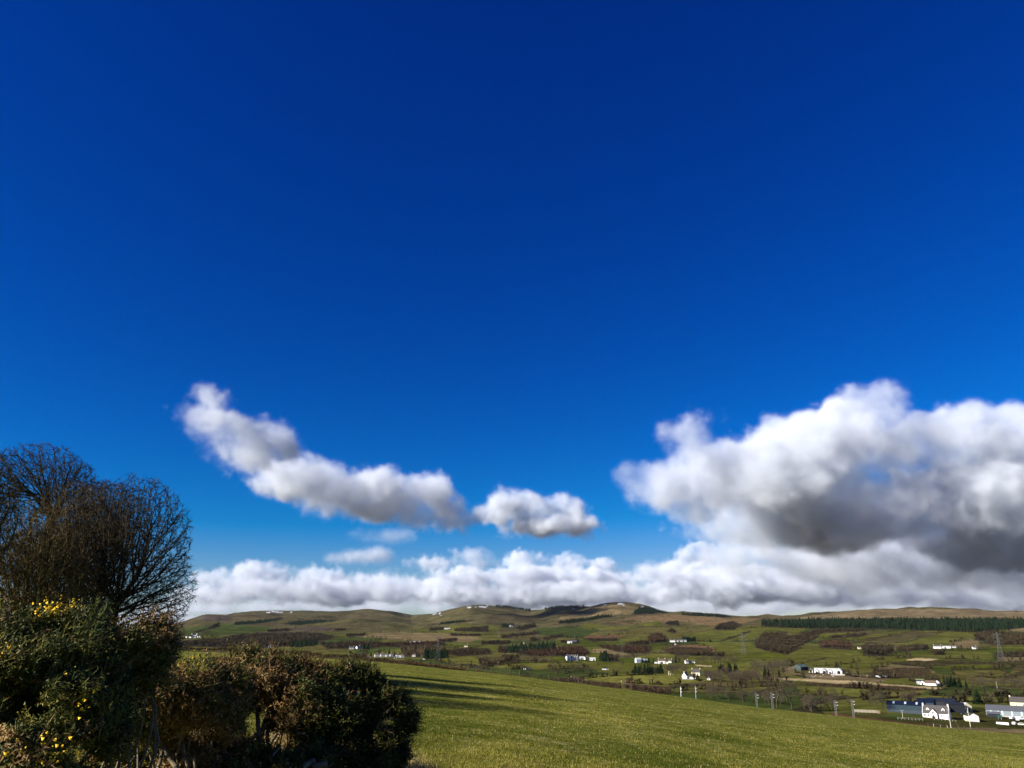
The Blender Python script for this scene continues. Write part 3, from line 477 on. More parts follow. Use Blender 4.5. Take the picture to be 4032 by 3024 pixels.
# ---- template trees shared by copies
def template(seed, ht, wd, trunk_f, n, step, tip, tr, barkc, twigc, tl, tw, per, low=.5, cz=.62, rz=.42):
    r = np.random.default_rng(seed); att = dome(r, n, (0, 0, ht * cz), wd, wd, ht * rz, low); trunk = [(0, 0, -ht * .03)] + [(r.normal() * .02 * ht * t, 0, t * ht * trunk_f) for t in (.33, .66, 1)]
    return bare_tree(seed, att, trunk, step * ht, .35 * ht, .055 * ht, tip, tr, barkc, twigc, tl, tw, per)
GB = (.072, .058, .036); TB = (.068, .052, .034); BT = [((.070, .052, .034), (.082, .056, .036)), ((.058, .05, .034), (.066, .056, .036)), ((.085, .072, .048), (.09, .072, .045))]
TEMPL = []
for i in range(6):
    bc, tc = BT[i % 3]; tm, bm = template(100 + i, 10, [4.2, 3.4, 5.0, 3.0, 4.6, 3.8][i], [.22, .3, .18, .35, .25, .2][i], 420, .045, .03, .26, bc, tc, .75, .035, 3, low=[.5, .3, .7, .2, .5, .6][i])
    TEMPL.append((mesh_np('trunk', *tm[:2], BARK, tm[2]), mesh_np('branches', *bm[:2], BARK, bm[2])))
def conifer_np(seed, ht, wd, tiers, per, c, droop=.35):
    r = np.random.default_rng(seed); parts = []; b = [];
    t = np.repeat(np.linspace(.08, .97, tiers), per); a = r.random(len(t)) * 6.283; L = wd * (1 - t) ** .8 * r.uniform(.7, 1.15, len(t)) + .12 * wd * .4; z = t * ht + r.normal(size=len(t)) * ht / tiers * .4
    d = np.stack([np.cos(a), np.sin(a), np.zeros_like(a)], 1); s = np.stack([-np.sin(a), np.cos(a), np.zeros_like(a)], 1); wv = (L * .38)[:, None]; p0 = np.stack([np.zeros_like(z), np.zeros_like(z), z + L * .15], 1); tip = p0 + d * L[:, None] - np.array([0, 0, 1]) * (droop * L)[:, None]; mid = p0 + d * (L * .55)[:, None] - np.array([0, 0, 1]) * (droop * .35 * L)[:, None]
    V = np.stack([p0, mid + s * wv, tip, mid - s * wv], 1).reshape(-1, 3); k = np.arange(len(t)) * 4; T = np.concatenate([np.stack([k, k + 1, k + 2], 1), np.stack([k, k + 2, k + 3], 1)]); C = np.array(c) * r.uniform(.65, 1.35, (len(t), 1)).repeat(4, 0)
    tv, tt2 = tubes(np.array([[0, 0, -.3]]), np.array([[0, 0, ht]]), np.array([ht * .018 + .05]), np.array([.02]), 5); return (V, T, C), (tv, tt2, np.broadcast_to(np.array((.05, .035, .022)), (len(tv), 3)))
CONI = []
for i, (wd, c) in enumerate(((2.6, (.018, .032, .014)), (2.0, (.014, .026, .015)), (3.4, (.022, .036, .014)))):
    f, t = conifer_np(200 + i, 12, wd, 26, 9, c); CONI.append((mesh_np('trunk', t[0], t[1], BARK, t[2]), mesh_np('crown', f[0], f[1], LEAF, f[2])))
def put_tree(kind, px, py, ht, label, group=None, k=None, wide=1.0, loc=None):
    p = G(px, py) if loc is None else loc; T = TEMPL if kind == 'bare' else CONI; k = random.randrange(len(T)) if k is None else k; base = 10 if kind == 'bare' else 12
    t = thing('bare_tree' if kind == 'bare' else 'conifer_tree', label, 'tree', (p[0], p[1], p[2] - .1), random.random() * 6.28, group); t.scale = (ht / base * wide, ht / base * wide, ht / base)
    link('trunk', T[k][0], t); link('branches' if kind == 'bare' else 'crown', T[k][1], t); return t
# single trees one can pick out: kind, base px, base py, top py, template, width, label
SINGLES = [
 ('bare', 698, 2544, 2468, 0, 1.0, 'round-crowned bare tree on the bright strip left of the fence'), ('bare', 816, 2553, 2487, 4, 1.35, 'wide low bare tree on the skyline strip beside the telegraph pole'),
 ('bare', 909, 2560, 2518, 3, .8, 'small leaning bare tree behind the fence, right of the telegraph pole'), ('bare', 985, 2562, 2508, 2, 1.2, 'hazy bare tree on the skyline strip above the brown gorse'),
 ('bare', 2186, 2682, 2600, 0, 1.0, 'bare tree standing alone behind the fence right of the field gate'), ('bare', 2303, 2654, 2624, 3, 1.0, 'small bare tree in the pasture right of the lone fence tree'), ('bare', 2282, 2638, 2612, 2, 1.0, 'bare tree below the turreted white house'),
 ('bare', 3060, 2790, 2650, 0, .75, 'tall bare tree beside the second railway mast pair, left one'), ('bare', 3118, 2793, 2690, 4, 1.1, 'flat-topped bare tree right of the second railway mast pair'), ('bare', 3195, 2803, 2742, 2, 1.25, 'spreading tangled bare tree at the edge of the near field'),
 ('bare', 3246, 2790, 2708, 3, .8, 'slender bare tree with a forked trunk before the tilted pasture'), ('bare', 3290, 2785, 2716, 1, .8, 'thin bare tree behind the third railway mast'), ('bare', 3345, 2786, 2746, 5, .9, 'bare tree behind the fourth railway mast'),
 ('bare', 3455, 2803, 2732, 4, .95, 'pale-trunked bare tree left of the blue shed'), ('bare', 3478, 2800, 2735, 1, .9, 'bare tree touching the left end of the blue shed'), ('bare', 3428, 2792, 2760, 3, .9, 'small white-stemmed bare tree above the slatted pen'),
 ('bare', 3585, 2770, 2728, 2, 1.7, 'broad thorny bare tree behind the blue shed'), ('conifer', 3853, 2772, 2716, 2, 1.7, 'large dark conifer behind the cream barn'), ('bare', 3905, 2772, 2748, 2, 1.4, 'low bare tree right of the large dark conifer'),
 ('conifer', 1532, 2583, 2552, 0, 1.3, 'taller dark conifer behind the row of white houses'), ('conifer', 1553, 2583, 2560, 1, 1.1, 'shorter dark conifer behind the row of white houses'), ('conifer', 1460, 2586, 2567, 2, 1.3, 'dark conifer at the left end of the row of white houses'),
 ('conifer', 2797, 2530, 2514, 2, 1.3, 'single dark bush-like conifer alone on the upper pasture'), ('conifer', 2662, 2612, 2577, 1, 1.2, 'tall dark conifer right of the chimneyed white house'), ('conifer', 2704, 2652, 2634, 1, 1.0, 'dark conifer behind the white gabled house'),
 ('conifer', 2748, 2678, 2653, 2, 1.3, 'dark yew-like conifer against the white gabled house'), ('bare', 2440, 2664, 2638, 3, .7, 'slim tree at the left of the dark conifer clump'),
]
for kd, bx, by, ty, k, wd, lb in SINGLES:
    p = G(bx, by); ht = (by - ty) * p[1] / 3290; put_tree(kd, bx, by, ht * (1.02 if kd == 'bare' else 1.0), lb, None, k % (3 if kd == 'conifer' else 6), wd, p)
# ---- woods: polygons in the photo; far ones are one mass each, near ones single trees
def far_bare(r, n, c):
    """n far bare trees of unit height -> list of V,T,C with 13 slivers each"""
    k = 15; a = r.random((n, k)) * 6.283; e = r.uniform(.25, 1.35, (n, k)); L = r.uniform(.35, .72, (n, k)); d = np.stack([np.cos(a) * np.cos(e), np.sin(a) * np.cos(e), np.sin(e)], 2); b = np.zeros((n, k, 3)); b[..., 2] = r.uniform(.12, .45, (n, k))
    s = unit(np.cross(d, r.normal(size=d.shape))) * .045; b[:, 0] = 0; d[:, 0] = (0, 0, 1); L[:, 0] = .75; V = np.stack([b - s, b + s, b + d * L[..., None] + s * .8, ], 2); C = np.broadcast_to(np.array(c) * r.uniform(.45, 1.6, (n, 1, 1)), (n, k, 3))[:, :, None].repeat(3, 2); return V, C
def far_conifer(r, n, c):
    k = 7; a0 = r.random((n, 1)); V = []; C = []
    for t in range(3):
        for j in range(5):
            a = (a0 + j / 5 + t * .1) * 6.283; a2 = a + 6.283 / 5; R = [.24, .18, .11][t]; z0 = [.06, .34, .62][t]; z1 = [.55, .8, 1.0][t]; zz = np.zeros_like(a)
            V.append(np.stack([np.stack([np.cos(a) * R, np.sin(a) * R, zz + z0], 2), np.stack([np.cos(a2) * R, np.sin(a2) * R, zz + z0], 2), np.stack([zz, zz, zz + z1], 2)], 2)); C.append(np.array(c) * r.uniform(.6, 1.4, (n, 1, 1, 1)) * np.ones((1, 1, 3, 3)))
    return np.concatenate(V, 1), np.concatenate(C, 1)
def bush(r, n, c):
    k = 22; a = r.random((n, k)) * 6.283; e = r.uniform(.05, 1.4, (n, k)); L = r.uniform(.5, 1.0, (n, k)); d = np.stack([np.cos(a) * np.cos(e) * 1.3, np.sin(a) * np.cos(e) * 1.3, np.sin(e)], 2); s = unit(np.cross(d, r.normal(size=d.shape))) * .11
    V = np.stack([d * .15 * L[..., None] - s, d * .15 * L[..., None] + s, d * L[..., None]], 2); C = np.broadcast_to(np.array(c) * r.uniform(.6, 1.4, (n, 1, 1)), (n, k, 3))[:, :, None].repeat(3, 2); return V, C
NEAR = [   # single trees in the nearer woods (kind, height, count, label, group, polygon of their bases)
 ('6', 'c', 12, 11, 'dark pointed conifer in the clump left of the white gabled house', 'conifers left of the white gabled house', [(725, 735), (945, 735), (950, 757), (722, 757)]),
 ('6', 'c', 12, 4, 'dark conifer in the narrow clump above the green mound', 'narrow conifer clump above the mound', [(960, 735), (1030, 735), (1030, 752), (960, 752)]), ('6', 'b', 10, 12, 'bare tree between the conifers and the white gabled house', 'bare trees left of the white gabled house', [(1040, 735), (1215, 735), (1215, 752), (1040, 752)]),
 ('6', 'c', 9, 8, 'small dark conifer hiding the grey house', 'conifers hiding the grey house', [(780, 632), (925, 632), (925, 648), (780, 648)]), ('6', 'b', 11, 16, 'bare tree in the wood right of the chimneyed house', 'wood right of the chimneyed house', [(1330, 635), (1500, 640), (1770, 630), (1780, 650), (1340, 660)]),
 ('6', 'b', 9, 5, 'bare tree right of the tall conifer by the chimneyed house', 'bare trees by the chimneyed house', [(1160, 625), (1230, 625), (1230, 642), (1160, 642)]), ('6', 'b', 11, 12, 'bare tree just right of the white gabled house', 'bare trees right of the white gabled house', [(1405, 800), (1520, 800), (1520, 850), (1430, 850)]),
 ('6', 'c', 11, 5, 'dark conifer, left group above the valley wood', 'left conifers above the valley wood', [(1530, 715), (1610, 715), (1610, 735), (1530, 735)]), ('6', 'c', 11, 7, 'dark conifer, right group above the valley wood', 'right conifers above the valley wood', [(1640, 710), (1755, 705), (1755, 732), (1640, 735)]),
 ('6', 'b', 12, 30, 'bare tree in the large valley wood right of the white gabled house', 'large valley wood', [(1530, 800), (1750, 800), (1950, 800), (1950, 880), (1800, 890), (1540, 870)]), ('6', 'b', 11, 20, 'bare tree in the wood behind the large valley wood', 'wood behind the large valley wood', [(1830, 700), (2212, 690), (2212, 765), (1960, 745)]),
 ('6', 'b', 9, 14, 'bare lineside tree right of the white insulator poles', 'lineside trees right of the insulator poles', [(1350, 960), (1500, 965), (1700, 985), (1880, 1010), (1880, 1040), (1530, 1000), (1360, 975)]), ('6', 'b', 9, 10, 'bare lineside tree around the first lattice mast', 'lineside trees around the first lattice mast', [(1900, 980), (2212, 1000), (2212, 1060), (1920, 1045)]),
 ('7', 'c', 11, 6, 'dark conifer, left group beside the small white cottages', 'left conifers beside the small cottages', [(1530, 755), (1620, 755), (1620, 772), (1535, 772)]), ('7', 'c', 10, 5, 'dark conifer, right group beside the small white cottages', 'right conifers beside the small cottages', [(1630, 760), (1740, 760), (1740, 777), (1640, 777)]), ('7', 'b', 8, 26, 'bare tree in the belt at the right edge above the farm', 'bare belt above the farm at the right edge', [(1750, 750), (2230, 735), (2230, 778), (1760, 778)]),
 ('7', 'b', 10, 8, 'bare tree in the clump left of the green shed', 'bare trees left of the green shed', [(100, 575), (235, 575), (235, 600), (110, 605)]), ('7', 'c', 11, 6, 'dark conifer left of the green shed', 'dark conifers left of the green shed', [(0, 640), (150, 650), (150, 700), (0, 700)]), ('7', 'b', 9, 9, 'bare tree between the railway masts and the tilted pasture', 'trees between the masts and the tilted pasture', [(300, 930), (420, 955), (800, 935), (800, 955), (400, 975)]),
 ('6', 'b', 5, 12, 'small bare tree along the hedge left of the railway gantry', 'hedge trees left of the gantry', [(160, 700), (330, 715), (300, 745), (60, 740)]),
]
for zone, kd, ht, n, lb, gp, pts in NEAR:
    P = np.array(zp(zone, pts)); x0, y0 = P.min(0); x1, y1 = P.max(0); k = 0; tries = 0
    while k < n and tries < 600:
        tries += 1; x = random.uniform(x0, x1); y = random.uniform(y0, y1)
        if not inpoly(np.array([x]), np.array([y]), P)[0]: continue
        p = G(x, y); put_tree('bare' if kd == 'b' else 'conifer', x, y, ht * random.uniform(.75, 1.2), lb, gp, None, random.uniform(.85, 1.2), p); k += 1
for wi, (zone, kd, ht, c, dn, lb, pts) in enumerate(WOODS):
    r = np.random.default_rng(500 + wi); P = np.array(zp(zone, pts)); x0, y0 = P.min(0); x1, y1 = P.max(0); cx, cy_ = P.mean(0); Yc = G(cx, cy_)[1]; hp = ht * 3250 / Yc
    q = np.stack([r.uniform(x0, x1, 16000), r.uniform(y0, y1 + 1, 16000)], 1); ok = inpoly(q[:, 0], q[:, 1], P); area = ok.mean() * (x1 - x0) * (y1 - y0 + 1); q = q[ok]
    up_ok = inpoly(q[:, 0], q[:, 1] - hp * .62, P); q = q[up_ok] if up_ok.sum() > 25 else q
    n = int(np.clip(dn * {'b': 6.5, 'c': 8, 's': 5}[kd] * area / (hp * hp * (.55 if kd != 's' else 1.6)), 16, 4200)); q = q[:n]
    p = hit(q[:, 0], q[:, 1]); p = p[p[:, 1] > (1150 if kd != 's' and zone in '45' else 430)]; n = len(p)
    if n == 0: continue
    V, C = {'b': far_bare, 'c': far_conifer, 's': bush}[kd](r, n, c); hs = ht * r.uniform(.5, 1.35, n); V = V * hs[:, None, None, None] + (p - [0, 0, .2])[:, None, None, :]; V = V.reshape(-1, 3)
    tag(link('scrub' if kd == 's' else 'woodland', mesh_np('woodland', V, np.arange(len(V)).reshape(-1, 3), LEAF if kd == 'c' else BARK, C.reshape(-1, 3))), lb, 'scrub' if kd == 's' else 'wood', None, 'stuff')

# ---- hedgerows: bushes and small trees along the field edges
def hedgerow(label, zones, seed):
    r = np.random.default_rng(seed); pts = []
    for zone, colr, poly in COVER:
        if zone not in zones or colr is SNOW or colr in (STR, YARD, BAL, DK): continue
        P = np.array(zp(zone, poly))
        for a, b in zip(P, np.roll(P, -1, 0)):
            ln = np.linalg.norm(b - a)
            if r.random() < .30: continue
            k = int(ln / 2.2); f = r.random(k); q = a + (b - a) * f[:, None] + r.normal(size=(k, 2)) * [1.5, .5]; g = vnoise(q[:, 0] / 35, q[:, 1] / 12, seed); pts.append(q[g > .42])
    q = np.concatenate(pts); p = hit(q[:, 0], q[:, 1]); p = p[(p[:, 1] > 520) & (p[:, 1] < 5200)]; n = len(p); V, C = bush(r, n, (.036, .03, .014)); hs = r.uniform(1.0, 2.4, n); tall = r.random(n) < .16; V = V * hs[:, None, None, None]
    V2, C2 = far_bare(r, int(tall.sum()), (.046, .036, .02)); V2 = V2 * r.uniform(5, 10, int(tall.sum()))[:, None, None, None]; V = np.concatenate([(V + p[:, None, None]).reshape(-1, 3), (V2 + p[tall][:, None, None]).reshape(-1, 3)]); C = np.concatenate([C.reshape(-1, 3), C2.reshape(-1, 3)])
    tag(link('hedgerow', mesh_np('hedgerow', V, np.arange(len(V)).reshape(-1, 3), BARK, C)), label, 'hedgerow', None, 'stuff')
hedgerow('dark hedges and field trees dividing the left valley fields', '45', 601); hedgerow('dark hedges and field trees dividing the middle valley fields', '6', 602); hedgerow('dark hedges and field trees dividing the right valley fields', '7', 603)
# ================================================================ buildings
def prismx(s, prof, x0, x1):
    b = len(s.v); n = len(prof); s.v += [(x0, y, z) for y, z in prof] + [(x1, y, z) for y, z in prof]
    s.f.append(tuple(b + i for i in reversed(range(n)))); s.f.append(tuple(b + n + i for i in range(n)))
    for i in range(n): j = (i + 1) % n; s.f.append((b + i, b + j, b + n + j, b + n + i))
    return s
MB.prismx = prismx
WHITE = mat('white_render', (.80, .78, .73), .06, .6); CREAM = mat('cream_harling', (.66, .58, .38), .12, .9); GREYW = mat('grey_render', (.42, .42, .40), .1, .8); STONE = mat('grey_stone', (.30, .27, .21), .25, 2.5)
SLATE = mat('slate_roof', (.075, .068, .062), .25, 2.2, .6); TILE = mat('brown_tile_roof', (.13, .085, .06), .2, 2.0, .7); LEADR = mat('pale_grey_roof', (.45, .46, .42), .08, 1.5, .5); GRNR = mat('green_sheet_roof', (.10, .15, .11), .12, 1.0, .5)
BLUEW = mat('blue_cladding', (.032, .050, .062), .08, 1.2, .8, .05, stretch=(6, 6, .3)); BLUER = mat('dark_blue_roof', (.008, .013, .03), .12, 1.0, .8, .05); DGREY = mat('dark_grey_cladding', (.018, .02, .024), .15, 1.0, .5); GCLAD = mat('grey_cladding', (.20, .24, .25), .1, 1.0, .5, stretch=(5, 5, .3)); GRNW = mat('dark_green_cladding', (.045, .06, .05), .1, 1.0, .5)
DGR = mat('grey_fibre_roof', (.085, .09, .10), .15, 1.2, .7); SKYL = mat('rooflight', (.50, .56, .58), .05, 2.0, .3); GLASS = mat('window_glass', (.02, .022, .026), .1, 2.0, .15, .5); TIMB = mat('timber', (.20, .14, .085), .25, 4.0); PALEW = mat('weathered_wood', (.42, .37, .28), .25, 5.0); FRAMEW = mat('window_frame', (.7, .7, .68), .05, 2); WHR = mat('white_sheet_roof', (.55, .60, .62), .15, 2.0, .4); RUST = mat('rusty_sheet_roof', (.30, .19, .17), .35, 1.6, .6); DOORM = mat('dark_opening', (.012, .01, .009), .1, 1); REDD = mat('red_brown_door', (.12, .03, .02), .2, 2); CONC = mat('concrete', (.38, .36, .31), .2, 1.5); BLK = mat('black_paint', (.015, .015, .016), .1, 2, .4); TYRE = mat('tyre', (.015, .015, .015), .1, 3); CARW = mat('white_car_paint', (.75, .76, .78), .03, 1, .25, .5); GRNP = mat('green_plastic', (.02, .07, .045), .1, 1, .4); PVC = mat('galvanised_steel', (.45, .46, .46), .12, 3, .45, .4, .3)
def place(p, yaw):
    """rotation that turns a thing's local -y side to the camera, plus yaw"""
    return -math.atan2(p[0], p[1]) + math.radians(yaw)
def opening(t, face, x, z, w_, h_, L, D, kind='window', m=GLASS, fr=FRAMEW, pane=True):
    """window or door set on a wall face: 'f' front eave wall, 'l'/'r' gables"""
    if face == 'f': box = lambda s, a, b, c0, c1, q: s.box(x - a, x + a, -D / 2 - q, -D / 2 + .05, c0, c1)
    elif face == 'r': box = lambda s, a, b, c0, c1, q: s.box(L / 2 - .05, L / 2 + q, x - a, x + a, c0, c1)
    else: box = lambda s, a, b, c0, c1, q: s.box(-L / 2 - q, -L / 2 + .05, x - a, x + a, c0, c1)
    o = MB(); box(o, w_ / 2, 0, z, z + h_, .05); ob = o.build(kind, fr if pane else m, t)
    if pane: g = MB(); box(g, w_ / 2 - .1, 0, z + .1, z + h_ - .1, .08); g.build('pane', m, ob)
    return ob
def gable(label, px, py, L, D, h, rh, yaw=0, wm_=WHITE, rm=SLATE, wins=(), chim=(), name='house', cat='house', loc=None, ov=.3, group=None, sink=1.2, roof2=None, pots=True):
    """ridge along local x (length L), gable width D; eave wall faces the camera at yaw 0, left gable at yaw 90.. """
    p = G(px, py) if loc is None else np.array(loc); t = thing(name, label, cat, tuple(p), place(p, yaw), group); s = rh / (D / 2)
    MB().prismx([(-D / 2, -sink), (D / 2, -sink), (D / 2, h), (0, h + rh), (-D / 2, h)], -L / 2, L / 2).build('wall', wm_, t)
    e = ov; z0 = h - s * e + .02; th = .22
    rf = MB().prismx([(-D / 2 - e, z0), (0, h + rh + .02), (D / 2 + e, z0), (D / 2 + e, z0 + th), (0, h + rh + .02 + th), (-D / 2 - e, z0 + th)], -L / 2 - e * .6, L / 2 + e * .6).build('roof', rm, t)
    for cx in chim:
        c = MB().box(cx * L / 2 - .4, cx * L / 2 + .4, -.45, .45, h + rh - .5, h + rh + 1.0).build('chimney', wm_ if wm_ is not STONE else STONE, t)
        if pots: MB().tube((cx * L / 2 - .18, 0, h + rh + 1.0), (cx * L / 2 - .18, 0, h + rh + 1.45), .12, .1).tube((cx * L / 2 + .18, 0, h + rh + 1.0), (cx * L / 2 + .18, 0, h + rh + 1.45), .12, .1).build('chimney_pot', TILE, c)
    for wv in wins: opening(t, *wv[:5], L, D, **(wv[5] if len(wv) > 5 else {}))
    return t
def row(face, xs, z, w_=1.0, h_=1.2): return [(face, x, z, w_, h_) for x in xs]
def pw(px, py, wpx):  # metres for a pixel width at that ground point
    return wpx * G(px, py)[1] / 3200
DR = dict(kind='door', m=REDD, pane=False); DK_ = dict(kind='door', m=DOORM, pane=False)
# ---- row of white houses on the left
def hip(label, px, py, L, D, h, rh, yaw=0, wm_=WHITE, rm=TILE, wins=(), group=None):
    p = G(px, py); t = thing('house', label, 'house', tuple(p), place(p, yaw), group); MB().box(-L / 2, L / 2, -D / 2, D / 2, -1.2, h).build('wall', wm_, t); e = .3; a = L / 2 + e; b = D / 2 + e; k = max(L / 2 - D / 2, .3); m = MB(); z = h + .02
    base = [(-a, -b, z), (a, -b, z), (a, b, z), (-a, b, z)]; m.poly([base[0], base[1], (k, 0, h + rh), (-k, 0, h + rh)]).poly([base[2], base[3], (-k, 0, h + rh), (k, 0, h + rh)]).poly([base[1], base[2], (k, 0, h + rh)]).poly([base[3], base[0], (-k, 0, h + rh)]).poly(base[::-1]); rf = m.build('roof', rm, t)
    MB().box(-.35, .35, -.35, .35, h + rh - .6, h + rh + .8).build('chimney', wm_, rf)
    for wv in wins: opening(t, *wv[:5], L, D, **(wv[5] if len(wv) > 5 else {}))
    return t
HR = 'row of white houses'
for lb, x, y, wv, h, rh, ch in (('white bungalow at the left end of the white house row', 1484, 2587, 18, 4.0, 3.0, 0), ('white bungalow second from the left in the house row', 1506, 2585, 17, 4.0, 2.8, 0), ('white house third from the left, just left of the taller conifer', 1525, 2587, 12, 4.2, 2.6, 0), ('narrow white house beneath the two conifers in the house row', 1540, 2586, 10, 4.2, 3.0, 0), ('white house with a big roof right of the two conifers', 1566, 2590, 14, 4.4, 3.4, 1), ('white house at the right end of the white house row', 1583, 2591, 14, 4.2, 2.6, 1)):
    L = pw(x, y, wv); hip(lb, x, y, L, 7, h, rh, 6, WHITE, TILE, row('f', (-L * .25, L * .25), .9, 1.3, 1.2) + [('f', 0, 0, .9, 2.0, DR)], HR)
gable('grey house half hidden by bare trees right of the white row', 1631, 2586, 7.5, 6, 3.4, 2.4, -20, GREYW, TILE, row('f', (-2, 2), 1, 1, 1.1), (.8,)); gable('low white outbuilding left of the white house row', 1452, 2591, 6.5, 4, 2.2, 1.2, 0, WHITE, SLATE, row('f', (0,), .6, 1, 1), name='outbuilding', cat='outbuilding'); gable('low white garage in front of the house row, right of centre', 1556, 2593, 5, 4, 2.2, 1.1, 0, WHITE, SLATE, [('f', 0, 0, 2.2, 1.8, DR)], name='garage', cat='garage')
gable('left of two white cottages beyond the fence', 1384, 2556, 12, 7, 3.8, 2.8, 0, WHITE, SLATE, row('f', (-3.5, 0, 3.5), 1, 1.1, 1.3), (.9, -.9), 'cottage'); gable('right of two white cottages beyond the fence', 1410, 2555, 10, 7, 3.6, 3.0, 35, WHITE, SLATE, row('f', (-2.5, 2.5), 1, 1.1, 1.3), (.9,), 'cottage')
gable('tiny white cottage at the left of the steading above the birch wood', 1618, 2533, 7, 7, 4.2, 2.6, 0, WHITE, SLATE, row('f', (-2, 2), 1, 1, 1.2), (.8,), 'cottage'); gable('tiny white cottage at the right of the steading above the birch wood', 1660, 2533, 8, 7, 4.2, 2.6, 20, WHITE, SLATE, row('f', (-2, 2), 1, 1, 1.2), (.8,), 'cottage'); gable('long pale-roofed shed between the two tiny cottages above the birch wood', 1640, 2532, 22, 8, 3, 2, 0, GREYW, LEADR, [('f', 0, 0, 3, 2.5, DK_)], (), 'shed', 'shed')
gable('long low white cottage alone on the upper left slope', 1761, 2479, 24, 8, 5, 2.6, 0, WHITE, SLATE, row('f', (-8, -4, 4, 8), 1.2, 1.4, 1.6), (.95, -.95), 'cottage'); gable('white farmhouse beside the upper wood', 2014, 2470, 13, 9, 6.5, 3.5, 15, WHITE, SLATE, row('f', (-4, 0, 4), 1.2, 1.3, 1.6) + row('f', (-4, 4), 4.2, 1.3, 1.4), (.9, -.9), 'farmhouse'); gable('small grey barn left of the upper white farmhouse', 2004, 2469, 9, 7, 4, 3, -10, GREYW, SLATE, [('f', 0, 0, 3, 3, DK_)], (), 'barn', 'barn')
gable('white barn with a dark shed beside it below the green slope', 2243, 2534, 14, 8, 5.5, 3, 0, WHITE, SLATE, [('f', 3, 0, 3, 3.4, DK_)], (), 'barn', 'barn'); gable('dark shed right of the white barn below the green slope', 2262, 2534, 12, 9, 5, 3, 0, DGREY, DGR, [('f', 0, 0, 4, 3.5, DK_)], (), 'shed', 'shed'); gable('small pale cottage left of the long conifer wood', 2059, 2538, 8, 6, 3.5, 2.6, 0, WHITE, SLATE, row('f', (-2, 2), 1, 1, 1), (.8,), 'cottage'); gable('small pale house on the olive knoll in the valley middle', 1835, 2548, 9, 6, 3.5, 2.6, -10, CREAM, SLATE, row('f', (-2, 2), 1, 1, 1), (.8,), 'house')
# ---- turreted white house and its steading
p = G(2237, 2602); t = thing('turreted_house', 'white turreted house with tall gable and clustered chimneys', 'house', tuple(p), place(p, 20)); MB().prismx([(-3.2, -1), (3.2, -1), (3.2, 7.5), (0, 11), (-3.2, 7.5)], -5, 5).build('tall_wing', WHITE, t, None, (0, 0, math.pi / 2)); MB().prismx([(-3.6, 7.1), (0, 11.05), (3.6, 7.1), (3.6, 7.4), (0, 11.35), (-3.6, 7.4)], -5.2, 5.2).build('roof', SLATE, t, None, (0, 0, math.pi / 2))
MB().tube((-3.6, -4.2, -1), (-3.6, -4.2, 8.2), 1.5, 1.5, 10).build('turret', WHITE, t); MB().tube((-3.6, -4.2, 8.2), (-3.6, -4.2, 11.5), 1.8, .05, 10).build('turret_roof', SLATE, t); MB().prismx([(-3, -1), (3, -1), (3, 5.6), (0, 8.6), (-3, 5.6)], 5.5, 19).build('main_block', WHITE, t); MB().prismx([(-3.4, 5.3), (0, 8.65), (3.4, 5.3), (3.4, 5.55), (0, 8.95), (-3.4, 5.55)], 5.4, 19.2).build('main_roof', SLATE, t)
for gx in (8, 12, 16.2):
    MB().prism([(gx - 1.5, -1), (gx + 1.5, -1), (gx + 1.5, 5.9), (gx, 8.0), (gx - 1.5, 5.9)], -4.0, -2.8).build('front_gable', WHITE, t)
    for zz in (1.2, 3.8): MB().box(gx - .5, gx + .5, -4.06, -3.95, zz, zz + 1.4).build('window', GLASS, t)
for cx in (6.2, 10, 14.2, 18.4): MB().box(cx - .45, cx + .45, -.4, .4, 8.0, 10.4).build('chimney', WHITE, t)
for zz in (1, 3.8, 6.4): MB().box(-.6, .6, -5.06, -4.95, zz, zz + 1.3).build('window', GLASS, t)
gable('long green-roofed shed right of the turreted house', 2291, 2597, 9, 6, 3.0, 2.0, 0, GREYW, LEADR, [('f', 0, 0, 2.5, 2.4, DK_)], (), 'shed', 'shed'); gable('small white cottage between the green-roofed shed and the long steading', 2308, 2598, 6, 5, 3.0, 2.4, 25, WHITE, SLATE, row('f', (0,), 1, 1, 1), (.8,), 'cottage'); gable('long white steading at the right of the turreted house', 2333, 2602, 11, 6, 3.2, 2.0, 0, WHITE, LEADR, row('f', (-4, -1.5), 1, 1, 1.2) + [('f', 2.5, 0, 2.4, 2.6, DK_)], (), 'steading', 'steading')
gable('long low black and white shed alone in the pasture', 2383, 2638, 8.2, 4, 1.9, .7, 4, WHITE, BLK, [('f', 2.5, 0, 1.2, 1.7, DK_)], (), 'shed', 'shed'); gable('left of two tiny white field shelters behind the field gate', 2066, 2638, 3.4, 3, 2.2, .9, 0, WHITE, SLATE, [('f', 0, 0, 1.5, 1.8, DK_)], (), 'field_shelter', 'shelter', sink=.6); gable('right of two tiny white field shelters behind the field gate', 2083, 2638, 3.2, 2.6, 1.8, .8, 20, WHITE, SLATE, [('f', 0, 0, 1.3, 1.5, DK_)], (), 'field_shelter', 'shelter', sink=.6)
